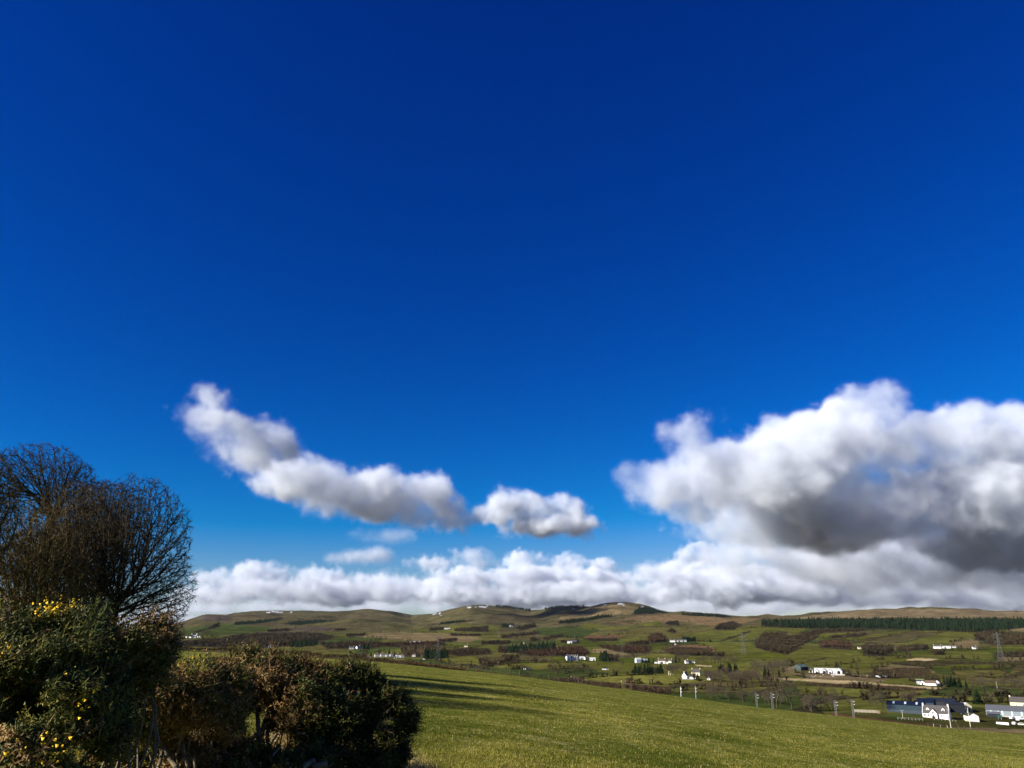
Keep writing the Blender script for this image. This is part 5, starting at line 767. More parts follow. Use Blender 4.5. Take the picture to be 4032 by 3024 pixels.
# railway masts
def lattice_mast(label, px, topy, Y, h=8.6, group='lattice railway masts'):
    top = at(px, topy, Y); base = np.array([top[0], Y, top[2] - h]); t = thing('railway_mast', label, 'mast', tuple(base), place(base, 0)); g0 = ground(base[0], Y); h0 = min(g0 - base[2], 0) - .4
    for x_ in (-.28, .28): MB().box(x_ - .07, x_ + .07, -.09, .09, h0, h).build('leg', STEEL, t)
    n = 13
    for i in range(n): z = i * h / n + .1; MB().tube((-.28 if i % 2 else .28, 0, z), (.28 if i % 2 else -.28, 0, z + h / n), .045, n=4).build('brace', STEEL, t)
    for z in (h - .9, h - 2.0): MB().tube((-.1, 0, z), (1.5, 0, z + .25), .05, n=5).build('cantilever', STEEL, t); MB().tube((.6, 0, z + .05), (.95, 0, z + .12), .11, .11, 6).build('insulator', PORC, t)
    return t
lattice_mast('left lattice railway mast of the pair before the tall bare tree', 2976, 2729, 352); lattice_mast('right lattice railway mast of the pair before the tall bare tree', 3037, 2727, 346); lattice_mast('left lattice railway mast of the pair nearest the farm', 3286, 2757, 338); lattice_mast('right lattice railway mast of the pair nearest the farm', 3353, 2754, 336)
def pole_mast(label, px, topy, Y, h, m_):
    top = at(px, topy, Y); base = np.array([top[0], Y, top[2] - h]); t = thing('railway_pole', label, 'mast', tuple(base), place(base, 0)); h0 = min(ground(base[0], Y) - base[2], 0) - .4
    MB().box(-.12, .12, -.12, .12, h0, h).build('pole', m_, t)
    for z in (h - 1.1, h - 2.4): MB().tube((0, 0, z), (.6, 0, z + .1), .06, n=5).build('arm', m_, t); MB().tube((.35, 0, z - .2), (.35, 0, z + .35), .09, .26, 7).build('insulator', PORC, t)
pole_mast('left white railway pole with two insulators on the field crest', 2679, 2704, 392, 8, PORC); pole_mast('right railway pole with two insulators on the field crest', 2737, 2702, 384, 8, PVC)
def gantry(label, px, topy, Y, h, arm, m_):
    top = at(px, topy, Y); base = np.array([top[0], Y, top[2] - h]); t = thing('railway_gantry', label, 'gantry', tuple(base), place(base, 0)); h0 = min(ground(base[0], Y) - base[2], 0) - .4
    MB().box(-.3, .3, -.3, .3, h0, h).build('post', m_, t); MB().box(-arm, -.3, -.12, .12, h - .38, h - .1).build('arm', m_, t); MB().tube((-arm, 0, h - .9), (-.35, 0, h - .5), .06, n=4).build('stay', m_, t); MB().tube((-arm * .6, 0, h - 1.5), (-arm * .6, 0, h + .4), .07, n=4).build('hanger', PALEW, t); MB().box(-arm - .25, -arm + .15, -.15, .15, h - .7, h + .05).build('end_plate', PALEW, t)
    for z in (h - 1.6, h - 2.2): MB().tube((-arm * .8, 0, z + .2), (-.3, 0, z), .04, n=4).build('registration_arm', STEEL, t)
gantry('rust-brown railway gantry post with an arm to the left, nearest one', 2484, 2680, 425, 8.2, 4.8, RUSTY); gantry('dark railway gantry post with an arm behind the fence, farther one', 2276, 2662, 500, 8.2, 4.2, WOODD)
def utility(label, bx, by, tx, ty, h, m_, trafo=False, stay=False):
    p = G(bx, by); h = h or (by - ty) * p[1] / 3290; t = thing('utility_pole', label, 'pole', tuple(p), place(p, 0)); MB().tube((0, 0, -.6), (0, 0, h), .17, .12, 8).build('pole', m_, t); MB().box(-.9, .9, -.06, .06, h - .5, h - .36).build('crossarm', WOODD, t)
    for x_ in (-.75, 0, .75): MB().tube((x_, 0, h - .36), (x_, 0, h - .08), .05, .07, 6).build('insulator', PORC, t)
    if trafo: MB().tube((-.1, -.35, h - 2.6), (-.1, -.35, h - 1.5), .34, .34, 10).build('transformer', PVC, t); MB().box(-.7, .5, -.3, -.1, h - 1.5, h - 1.38).build('bracket', STEEL, t)
    if stay: MB().tube((0, 0, h - 1.2), (4.2, -.5, -.5), .025, n=4).build('stay_wire', WIRE, t)
utility('pale utility pole with a stay wire in front of the white cottage', 3745, 2868, 3739, 2798, 0, POLEW, False, True); utility('pale utility pole with a transformer in front of the plain white shed', 3823, 2871, 3814, 2793, 0, POLEW, True); utility('short weathered pole above the grey rail fence', 3556, 2832, 3555, 2800, 0, PALEW); utility('dark telegraph pole on the skyline strip left of the brown gorse', 868, 2548, 872, 2501, 0, WOODD); utility('thin pole among the bare belt at the right edge', 3927, 2712, 3925, 2686, 0, PALEW)
# pylons
def pylon(label, px, by, ty, far=False):
    p = G(px, by); H = (by - ty) * p[1] / 3290; t = thing('electricity_pylon', label, 'pylon', tuple(p), place(p, random.uniform(-25, 25))); k = H / 40; b = 4.2 * k; wst = 1.2 * k; zw = H * .62; th = max(.16 * k, p[1] / 17000)
    def half(z): return b + (wst - b) * min(z / zw, 1) if z < zw else wst + (.35 * k - wst) * (z - zw) / (H - zw)
    zs = [0, .14, .27, .39, .5, .62, .72, .82, .92, 1]
    for sx in (-1, 1):
        for sy in (-1, 1):
            m_ = MB()
            for a, c in zip(zs[:-1], zs[1:]): ha = half(a * H); hc = half(c * H); m_.tube((sx * ha, sy * ha, a * H - (1 if a == 0 else 0)), (sx * hc, sy * hc, c * H), th, n=4)
            m_.build('leg', PYL, t)
    m_ = MB()
    for a, c in zip(zs[:-1], zs[1:]):
        ha = half(a * H); hc = half(c * H)
        for sy in (-1, 1): m_.tube((-ha, sy * ha, a * H), (hc, sy * hc, c * H), th * .6, n=3).tube((ha, sy * ha, a * H), (-hc, sy * hc, c * H), th * .6, n=3)
    m_.build('lattice_bracing', PYL, t)
    for z, arm in ((.66, 5.2), (.79, 6.2), (.92, 4.8)):
        hz_ = half(z * H); m_ = MB()
        for sx in (-1, 1): m_.tube((sx * hz_, 0, z * H), (sx * arm * k, 0, z * H + .4 * k), th * .8, n=4).tube((sx * hz_, 0, z * H + 2.2 * k), (sx * arm * k, 0, z * H + .4 * k), th * .7, n=3).tube((sx * arm * k, 0, z * H + .4 * k), (sx * arm * k, 0, z * H - 2.2 * k), th * .5, n=3)
        m_.build('crossarm', PYL, t)
    return p, H
PY = [pylon('pylon with splayed legs in front of the square conifer block', 1722, 2604, 2507), pylon('tall grey pylon behind the long white steading', 2451, 2590, 2529), pylon('tall grey pylon on the green slope right of the rusty bracken', 2929, 2579, 2494), pylon('pylon at the right edge before the dark upper wood', 3945, 2606, 2493)]
for lb, x, b_, t_ in (('small far pylon above the reddish wood on the left slope', 1490, 2487, 2462), ('small far pylon below the long white cottage, left', 1623, 2506, 2475), ('small far pylon right of the long white cottage', 1778, 2499, 2472), ('slim far pylon left of the curved tree belt', 1964, 2512, 2486), ('far pylon beside the white barn below the green slope', 2262, 2526, 2499), ('faint far pylon above the middle bare wood', 2389, 2513, 2494)): pylon(lb, x, b_, t_, True)
for i, (a, b_, lb) in enumerate(((0, 1, 'power cables spanning from the splayed pylon to the steading pylon'), (1, 2, 'power cables spanning from the steading pylon to the green slope pylon'), (2, 3, 'power cables spanning from the green slope pylon to the right edge pylon'))):
    t = thing('power_cables', lb, 'cables', tuple(PY[a][0])); o = PY[a][0]
    for off, f in ((-5, .66), (5, .79), (-4, .92)):
        A0 = PY[a][0] + [off, 0, PY[a][1] * f - 2]; B0 = PY[b_][0] + [off, 0, PY[b_][1] * f - 2]; m_ = MB(); pv = None
        for s_ in np.linspace(0, 1, 25):
            q = A0 + (B0 - A0) * s_ - [0, 0, 4 * s_ * (1 - s_) * 9] - o
            if pv is not None: m_.tube(pv, q, .022, n=3)
            pv = q
        m_.build('cable', WIRE, t)
# ================================================================ gorse, hedge bank, grass
NEEDLE = vcmat('gorse_needles', spec=.15, rough=.6, scales=((3, .25), (15, .2)), transl=.08)
def sprigs(r, base, nrm, K, L0, spread, ns=8, wd=.0105, curl=.5):
    """spiny shoots: base (n,3) tuft centres, outward normals; returns verts, tris"""
    n = len(base); b = np.repeat(base, K, 0) + r.normal(size=(n * K, 3)) * .05; d = unit(np.repeat(nrm, K, 0) + r.normal(size=(n * K, 3)) * spread + [0, 0, .35]); L = L0 * r.uniform(.55, 1.35, (n * K, 1))
    a = unit(np.cross(d, r.normal(size=d.shape))); c = np.cross(d, a); t = np.linspace(.08, .95, ns)[None, :, None]; ang = (np.arange(ns) * 2.4)[None, :] + r.random((n * K, 1)) * 6.283
    rd = a[:, None] * np.cos(ang)[..., None] + c[:, None] * np.sin(ang)[..., None]; p = b[:, None] + d[:, None] * L[:, None] * t; sd = unit(rd * .85 + d[:, None] * curl); ln = (.34 * L[:, None] * (1.15 - .6 * t)); w_ = np.cross(sd, d[:, None]) ; w_ = unit(w_) * wd * (1 + .0 * t)
    V = np.stack([p - w_, p + w_, p + sd * ln], 2); st = np.stack([b - a * wd, b + a * wd, b + d * L], 1)[:, None]; V = np.concatenate([V, st], 1); return V.reshape(-1, 3), (ns + 1) * 3 * K
BARKG = vcmat('gorse_stem', spec=0, scales=((8, .3), (40, .3)))
def stem_mesh(paths):
    P0 = []; P1 = []; A0 = []; A1 = []; rr = np.random.default_rng(4)
    for pts, r0, r1 in paths:
        pts = [np.array(q, float) for q in pts]; fine = [pts[0]]
        for a, b in zip(pts[:-1], pts[1:]):
            ln = np.linalg.norm(b - a); k = max(2, int(ln / .18))
            for i in range(1, k + 1): fine.append(a + (b - a) * i / k + (rr.normal(size=3) * .018 if i < k else 0))
        n = len(fine)
        for i in range(n - 1): P0.append(fine[i]); P1.append(fine[i + 1]); A0.append(r0 + (r1 - r0) * i / n); A1.append(r0 + (r1 - r0) * (i + 1) / n)
    return tubes(np.array(P0), np.array(P1), np.array(A0), np.array(A1), 6)
def gorse(label, blobs, seed, dens, brown, flower, stems=(), dark=1.0, K=14):
    r = np.random.default_rng(seed); c0 = at(blobs[0][0], 2800, blobs[0][4]); base = np.array([c0[0], c0[1], float(zfield(c0[0], c0[1]))]); cen = []; rad = []; Ps = []; Ns = []; F_ = []
    for px, py, rx, ry, Y in blobs: k = Y / 3200; cen.append(at(px, py + 12, Y)); rx = max(rx - 12, 12); ry = max(ry - 14, 12); rad.append(np.array([rx * k, (rx + ry) * .45 * k, ry * k]))
    cen = np.array(cen); rad = np.array(rad)
    for i in range(len(blobs)):
        for shell, dn in ((1.0, 1.0), (.8, .55), (.55, .3)):
            A = 4 * np.pi * (np.prod(rad[i]) ** (2 / 3)) * shell ** 2; n = int(A * dens * dn); q = unit(r.normal(size=(n, 3))); q = q[q[:, 2] > -.75]; f = shell * r.uniform(.9, 1.06, (len(q), 1)); f = f * (1 + .75 * (vnoise(q[:, 0] * 4.5 + i * 7, q[:, 1] * 4.5 + q[:, 2] * 6, seed) - .5))[:, None]; p = cen[i] + q * rad[i] * f
            e = np.min(np.stack([np.linalg.norm((p - cen[j]) / rad[j], axis=1) for j in range(len(blobs)) if j != i] + [np.full(len(p), 9.)]), 0); nz = vnoise(p[:, 0] * 2.6 + p[:, 2] * 1.7, p[:, 1] * 2.6 + p[:, 2] * 2.9, seed + 3)
            ok = (e > .72 * shell) & (nz > .40) & (p[:, 2] > zfield(p[:, 0], p[:, 1]) + .12); Ps.append(p[ok]); Ns.append(unit(q / rad[i])[ok])
    P = np.concatenate(Ps); Nn = np.concatenate(Ns); PX, PY_ = project(P[:, 0], P[:, 1], P[:, 2]); br = r.random(len(P)) < brown(PX, PY_) * (.4 + 1.2 * vnoise(P[:, 0] * 1.9 + 5, P[:, 2] * 1.9 + P[:, 1], seed + 9))
    fl = (r.random(len(P)) < flower(PX, PY_) * (vnoise(P[:, 0] * 1.6, P[:, 2] * 1.6 + P[:, 1] * 1.1, seed + 21) > .40)) & ~br
    t = thing('gorse_bush', label, 'bush', tuple(base))
    def emit(nm, sel, cols, **kw):
        if not sel.any(): return
        lead = 1 + .5 * (r.random((int(sel.sum()), 1)) < .14); V, per = sprigs(r, P[sel] - base + Nn[sel] * .10 * (lead - 1), Nn[sel], **{**kw, 'L0': kw['L0'] * np.repeat(lead, kw['K'], 0)}); m_ = int(sel.sum()); ci = r.integers(0, len(cols), m_); C = np.array(cols)[ci] * r.uniform(.7, 1.3, (m_, 1)); C = C.repeat(per, 0); C = C * r.uniform(.75, 1.25, (len(V) // 3, 1)).repeat(3, 0); link(nm, mesh_np(nm, V, np.arange(len(V)).reshape(-1, 3), NEEDLE, C), t)
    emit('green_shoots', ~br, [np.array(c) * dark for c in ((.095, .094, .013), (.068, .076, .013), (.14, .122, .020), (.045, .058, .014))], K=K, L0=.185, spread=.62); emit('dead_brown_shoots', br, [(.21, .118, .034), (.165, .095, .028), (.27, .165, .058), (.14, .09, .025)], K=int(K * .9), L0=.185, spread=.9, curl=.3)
    if fl.any():
        b = np.repeat(P[fl] + Nn[fl] * .19, 11, 0) + r.normal(size=(int(fl.sum()) * 11, 3)) * .07 + [0, 0, .07]; d = unit(r.normal(size=b.shape) + [0, -.5, .6]); a = unit(np.cross(d, r.normal(size=d.shape))); c = np.cross(d, a); s = r.uniform(.010, .022, (len(b), 1)); V = np.stack([b - base - a * s, b - base + c * s * 1.2, b - base + a * s, b - base - c * s * 1.2, b - base + d * s * 1.6], 1).reshape(-1, 3); k = np.arange(len(b)) * 5
        T = np.concatenate([np.stack([k + i, k + (i + 1) % 4, k + 4], 1) for i in range(4)]); C = np.array((.80, .52, .02)) * r.uniform(.6, 1.15, (len(b), 1)).repeat(5, 0); link('yellow_flowers', mesh_np('yellow_flowers', V, T, NEEDLE, C), t)
    paths = [([np.array(q) - base for q in pts], a, b) for pts, a, b in stems]; 
    for i in range(len(blobs)):
        for _ in range(2):
            f0 = cen[i] + r.normal(size=3) * rad[i] * [.25, .25, 0]; f0[2] = float(zfield(f0[0], f0[1])) - .05; tip = cen[i] + unit(r.normal(size=3) + [0, 0, .6]) * rad[i] * .8; mid = (f0 + tip) / 2 + r.normal(size=3) * .15; paths.append(([f0 - base, mid - base, tip - base], .02, .008))
    V, T = stem_mesh(paths); C = np.array((.19, .15, .095)) * r.uniform(.6, 1.3, (len(V), 1)); tag(link('stems', mesh_np('stems', V, T, BARKG, C), t), kind='stuff'); return t
cst = lambda v: (lambda x, y: np.full(x.shape, v))
YG = 10.5
gorse('big gorse bush with yellow flowers filling the lower left corner', [(150, 2560, 230, 110, YG), (-80, 2600, 200, 150, YG - .3), (330, 2530, 200, 85, YG + .4), (120, 2750, 230, 170, YG - .6), (-100, 2850, 220, 220, YG - .5), (300, 2790, 150, 150, YG - .2), (150, 2950, 260, 160, YG - .7)], 31, 150,
    lambda x, y: .10 + .10 * (x > 350), lambda x, y: 1.4 * np.exp(-((x - 60) / 140) ** 2 - ((y - 2650) / 80) ** 2) + .75 * np.exp(-((x - 300) / 170) ** 2 - ((y - 2470) / 35) ** 2) + .6 * np.exp(-((x - 220) / 70) ** 2 - ((y - 2780) / 90) ** 2) + .22 * ((x < 330) & (y > 2760)))
gorse('golden-brown gorse knob standing at the right top of the flowering bush', [(585, 2545, 70, 80, 11.2), (540, 2605, 85, 90, 11.1), (470, 2565, 110, 60, 11.0), (605, 2640, 50, 65, 11.3)], 32, 160, lambda x, y: .30 + .35 * (y < 2540), cst(.02), dark=.9)
st = [([at(532, 2832, 13.4), at(588, 2868, 13.3), at(641, 2935, 13.2), at(694, 3020, 13.1), at(730, 3120, 13.1)], .03, .045), ([at(641, 2935, 13.2), at(624, 3020, 13.0), at(610, 3120, 13.0)], .03, .03), ([at(612, 2838, 13.5), at(590, 2870, 13.3)], .014, .018), ([at(720, 2873, 13.5), at(726, 2976, 13.3), at(738, 3017, 13.2), at(735, 3110, 13.2)], .022, .035), ([at(770, 2860, 13.6), at(722, 2890, 13.4)], .012, .018), ([at(765, 2985, 13.2), at(762, 3110, 13.1)], .02, .025)]
gorse('sprawling green and brown gorse in front with pale bare stems', [(640, 2720, 170, 85, 13.0), (500, 2790, 130, 75, 12.8), (780, 2740, 170, 105, 13.4), (620, 2830, 150, 70, 13.5), (840, 2830, 110, 80, 13.8), (720, 2960, 110, 70, 13.9), (470, 2960, 100, 80, 13.4), (580, 2990, 120, 80, 14.2), (830, 2990, 110, 80, 14.2)], 33, 150, lambda x, y: np.clip(.25 + .65 * (x > 640) * (y > 2680) + .25 * (y > 2760), 0, .85), lambda x, y: .10 * (y < 2680) + .10 * (x < 480), st)
st = [([at(952, 2955, 14.58), at(958, 3000, 14.49), at(964, 3110, 14.40)], .055, .075), ([at(1005, 2960, 14.67), at(998, 3020, 14.49), at(995, 3110, 14.40)], .035, .05), ([at(1011, 2785, 15.12), at(1016, 2860, 15.03), at(1014, 2941, 14.94), at(1005, 3050, 14.76)], .035, .06), ([at(1055, 2800, 15.30), at(1035, 2870, 15.12), at(1016, 2940, 14.94)], .03, .05), ([at(1056, 2860, 15.30), at(1058, 2930, 15.12), at(1066, 3040, 14.94)], .03, .05), ([at(1010, 2890, 14.94), at(975, 2930, 14.76), at(952, 2955, 14.58)], .04, .05), ([at(905, 2835, 14.76), at(915, 2850, 14.67), at(905, 2905, 14.58)], .02, .03), ([at(850, 2820, 14.58), at(862, 2850, 14.58), at(905, 2862, 14.67)], .014, .02), ([at(980, 2785, 14.94), at(955, 2800, 14.85), at(940, 2830, 14.76)], .014, .02),
      ([at(1235, 3018, 13.68), at(1290, 3008, 13.68)], .06, .05), ([at(1195, 3022, 13.68), at(1240, 2992, 13.77)], .05, .03), ([at(1075, 2975, 14.22), at(1105, 2940, 14.31)], .02, .012), ([at(1090, 2890, 14.76), at(1065, 2930, 14.76), at(1066, 3000, 14.67)], .025, .03), ([at(1170, 2885, 14.76), at(1205, 2888, 14.76)], .02, .02)]
gorse('tallest half-dead russet gorse bush in the centre of the thicket', [(1000, 2650, 170, 75, 15.12), (880, 2700, 130, 80, 14.94), (1130, 2690, 150, 90, 15.30), (1010, 2590, 60, 35, 15.21), (1220, 2760, 130, 110, 15.30), (860, 2860, 60, 70, 14.76), (1130, 2840, 90, 50, 15.12), (1080, 3010, 120, 45, 14.58), (930, 3010, 90, 80, 14.40), (880, 2620, 34, 60, 14.85), (800, 2960, 110, 90, 14.94), (1180, 3000, 130, 60, 14.76)], 34, 150, lambda x, y: np.clip(.92 - .35 * (x > 1180) - .3 * (y < 2590) - .3 * (y > 2960), 0, 1), cst(.0), st, K=14)
gorse('green gorse bush with shade painted into its colour at the right end of the thicket', [(1430, 2720, 130, 100, 15.84), (1380, 2830, 160, 130, 15.66), (1500, 2830, 100, 110, 15.84), (1540, 2900, 65, 90, 15.93), (1420, 2960, 150, 70, 15.48), (1250, 2960, 90, 60, 15.12), (1340, 2660, 60, 60, 15.75), (1490, 2660, 50, 50, 15.84)], 35, 165, lambda x, y: .14 + .15 * (x < 1380), cst(.0), dark=.62)  # dark dims the shoots: the neighbouring bush's shade painted into their colour
# ---- dry straw and fallen branches under the thicket
def blades(r, pos, h, wd, cols, lean=.5, per=1):
    p = np.repeat(pos, per, 0) + (r.normal(size=(len(pos) * per, 3)) * [.04, .04, 0] if per > 1 else 0); n = len(p); d = unit(np.stack([r.normal(size=n) * lean, r.normal(size=n) * lean, np.ones(n)], 1)); hh = np.repeat(np.broadcast_to(h, len(pos)), per) * r.uniform(.5, 1.3, n); a = r.random(n) * 6.283; s = np.stack([np.cos(a), np.sin(a), 0 * a], 1) * np.repeat(np.broadcast_to(wd, len(pos)), per)[:, None]
    V = np.stack([p - s, p + s, p + d * hh[:, None]], 1).reshape(-1, 3); C = np.repeat(cols, per, 0) * r.uniform(.75, 1.3, (n, 1)); return V, C.repeat(3, 0)
BLADE = vcmat('grass_blades', spec=0, scales=((.8, .15),), transl=.25)
r = np.random.default_rng(91); pts = []
for px, py, Y, sx, sy, n in ((1110, 2915, 18.2, .45, .3, 900), (1215, 2935, 17.8, .35, .3, 700), (1040, 2900, 18.5, .6, .4, 300), (1560, 2990, 17.6, .3, .3, 350), (1480, 3010, 17.2, .4, .3, 200), (1600, 3010, 17.2, .2, .3, 160), (1250, 3000, 16.9, .6, .3, 250)):
    u, _ = uslope(px, py); q = r.normal(size=(n, 2)) * [sx, sy] + [float(u) * Y, Y]; pts.append(q)
q = np.concatenate(pts); z = zfield(q[:, 0], q[:, 1]); mound = .55 * np.exp(-((q[:, 0] - float(uslope(1110, 2915)[0]) * 18.2) / .6) ** 2 - ((q[:, 1] - 18.2) / .5) ** 2) + .45 * np.exp(-((q[:, 0] - float(uslope(1215, 2935)[0]) * 17.8) / .5) ** 2 - ((q[:, 1] - 17.8) / .5) ** 2)
V, C = blades(r, np.stack([q[:, 0], q[:, 1], z + mound * r.random(len(q))], 1), .17, .009, np.array([(.50, .38, .17)]) * r.uniform(.6, 1.15, (len(q), 1)), 1.1, 3)
tag(link('dry_grass', mesh_np('dry_grass', V, np.arange(len(V)).reshape(-1, 3), BLADE, C)), 'pale dry grass heaped under the gorse thicket', 'dry grass', None, 'stuff')
# ---- grass blades of the near field
N = 150000; px = r.uniform(-250, 4300, N); py = 3110 - (3110 - 2600) * r.random(N) ** 1.15; u, s = uslope(px, py); E = edgeY(u); p_ = (edgeS(u) * E + 2.3) / E + 4e-5 * E; kk = p_ - s; disc = kk * kk - 4 * 4e-5 * 2.3; ok = (disc > 0) & (kk > 0); Y = np.where(ok, (kk - np.sqrt(np.maximum(disc, 0))) / (8e-5), 1e9); ok &= (Y > 9) & (Y < E - .5); px = px[ok]; u = u[ok]; Y = Y[ok]; X = u * Y
X = X + r.normal(size=len(X)) * .05; z = zfield(X, Y); gc = grasscol(X, Y) * [1, 1, .9]; st_ = r.random(len(X)) < .13; gc[st_] = np.array((.36, .30, .10)) * r.uniform(.7, 1.1, (int(st_.sum()), 1))
V, C = blades(r, np.stack([X, Y, z - .005], 1), np.clip(.055 + Y * .0005, .06, .13), .004 + Y * .00016, gc, .55, 3)
tag(link('grass', mesh_np('grass', V, np.arange(len(V)).reshape(-1, 3), BLADE, C)), 'short pasture grass covering the near field', 'grass', None, 'stuff')
q = np.stack([r.normal(size=110) * .22 + float(uslope(1590, 3000)[0]) * 17.4, r.normal(size=110) * .3 + 17.4], 1); V, C = blades(r, np.stack([q[:, 0], q[:, 1], zfield(q[:, 0], q[:, 1])], 1), .32, .008, np.array([(.40, .33, .13)]) * np.ones((len(q), 1)), .45, 3)
tag(link('tall_grass', mesh_np('tall_grass', V, np.arange(len(V)).reshape(-1, 3), BLADE, C)), 'tall pale grass tuft at the right foot of the shade-painted gorse', 'grass', None, 'stuff')
# ---- hedge bank along the fence
xs = np.linspace(560, 1830, 150); eY = np.interp(xs, _ex, _ey); u, s = uslope(xs, eY); Eb = edgeY(u) - 5.0; Xb = u * Eb; hb = (.75 + .5 * vnoise(xs / 40, xs * 0, 5)) * np.interp(xs, [560, 1250, 1480, 1830], [1, 1, .75, .35]); prof = [(-2.6, 0), (-1.5, .75), (-.3, 1.0), (.9, .85), (2.2, 0)]; V = []
for i in range(len(xs)):
    for dy, f in prof: yy = Eb[i] + dy; V.append((Xb[i], yy, float(zfield(Xb[i], yy)) - .06 + f * hb[i] * (.85 + .3 * random.random())))
hbk = thing('hedge_bank', 'dark low earth bank with dead heather running along the wire fence', 'bank', V[0]); V = np.array(V); o0 = V[0].copy(); cb = np.array((.035, .027, .015)) * np.ones((len(V), 1)); link('bank', mesh_np('bank', V - o0, grid_faces(len(xs), 5), BARK, cb, True), hbk)
ii = r.integers(0, len(xs), 5200); jj = r.integers(1, 4, 5200); q = V.reshape(len(xs), 5, 3)[ii, jj] + r.normal(size=(5200, 3)) * [.6, .5, .08]; far_ = np.interp(xs[ii], [600, 1300, 1800], [0, .2, 1])[:, None]; V2, C2 = blades(r, q - o0, .38, .06, np.array((.034, .026, .012)) * (1 - far_) + np.array((.12, .075, .035)) * far_, .9, 3); link('heather', mesh_np('heather', V2, np.arange(len(V2)).reshape(-1, 3), BARK, C2), hbk)  # heather darker to the left: tree shadow painted into its colour
# rough brown tussocks at the foot of the fence farther right
xx = r.uniform(1780, 2110, 420); yy = np.interp(xx, _ex, _ey); u, s = uslope(xx, yy); Yt = edgeY(u) - 1 - r.random(420) * 2; keep = vnoise(xx / 22, xx * 0, 8) > .5; q = np.stack([u * Yt, Yt, zfield(u * Yt, Yt)], 1)[keep]
V, C = blades(r, q, .5, .05, np.array([(.11, .075, .035)]) * np.ones((len(q), 1)), .8, 5); tag(link('rough_tussocks', mesh_np('rough_tussocks', V, np.arange(len(V)).reshape(-1, 3), BARK, C)), 'brown tussocks at the foot of the fence posts', 'tussocks', None, 'stuff')
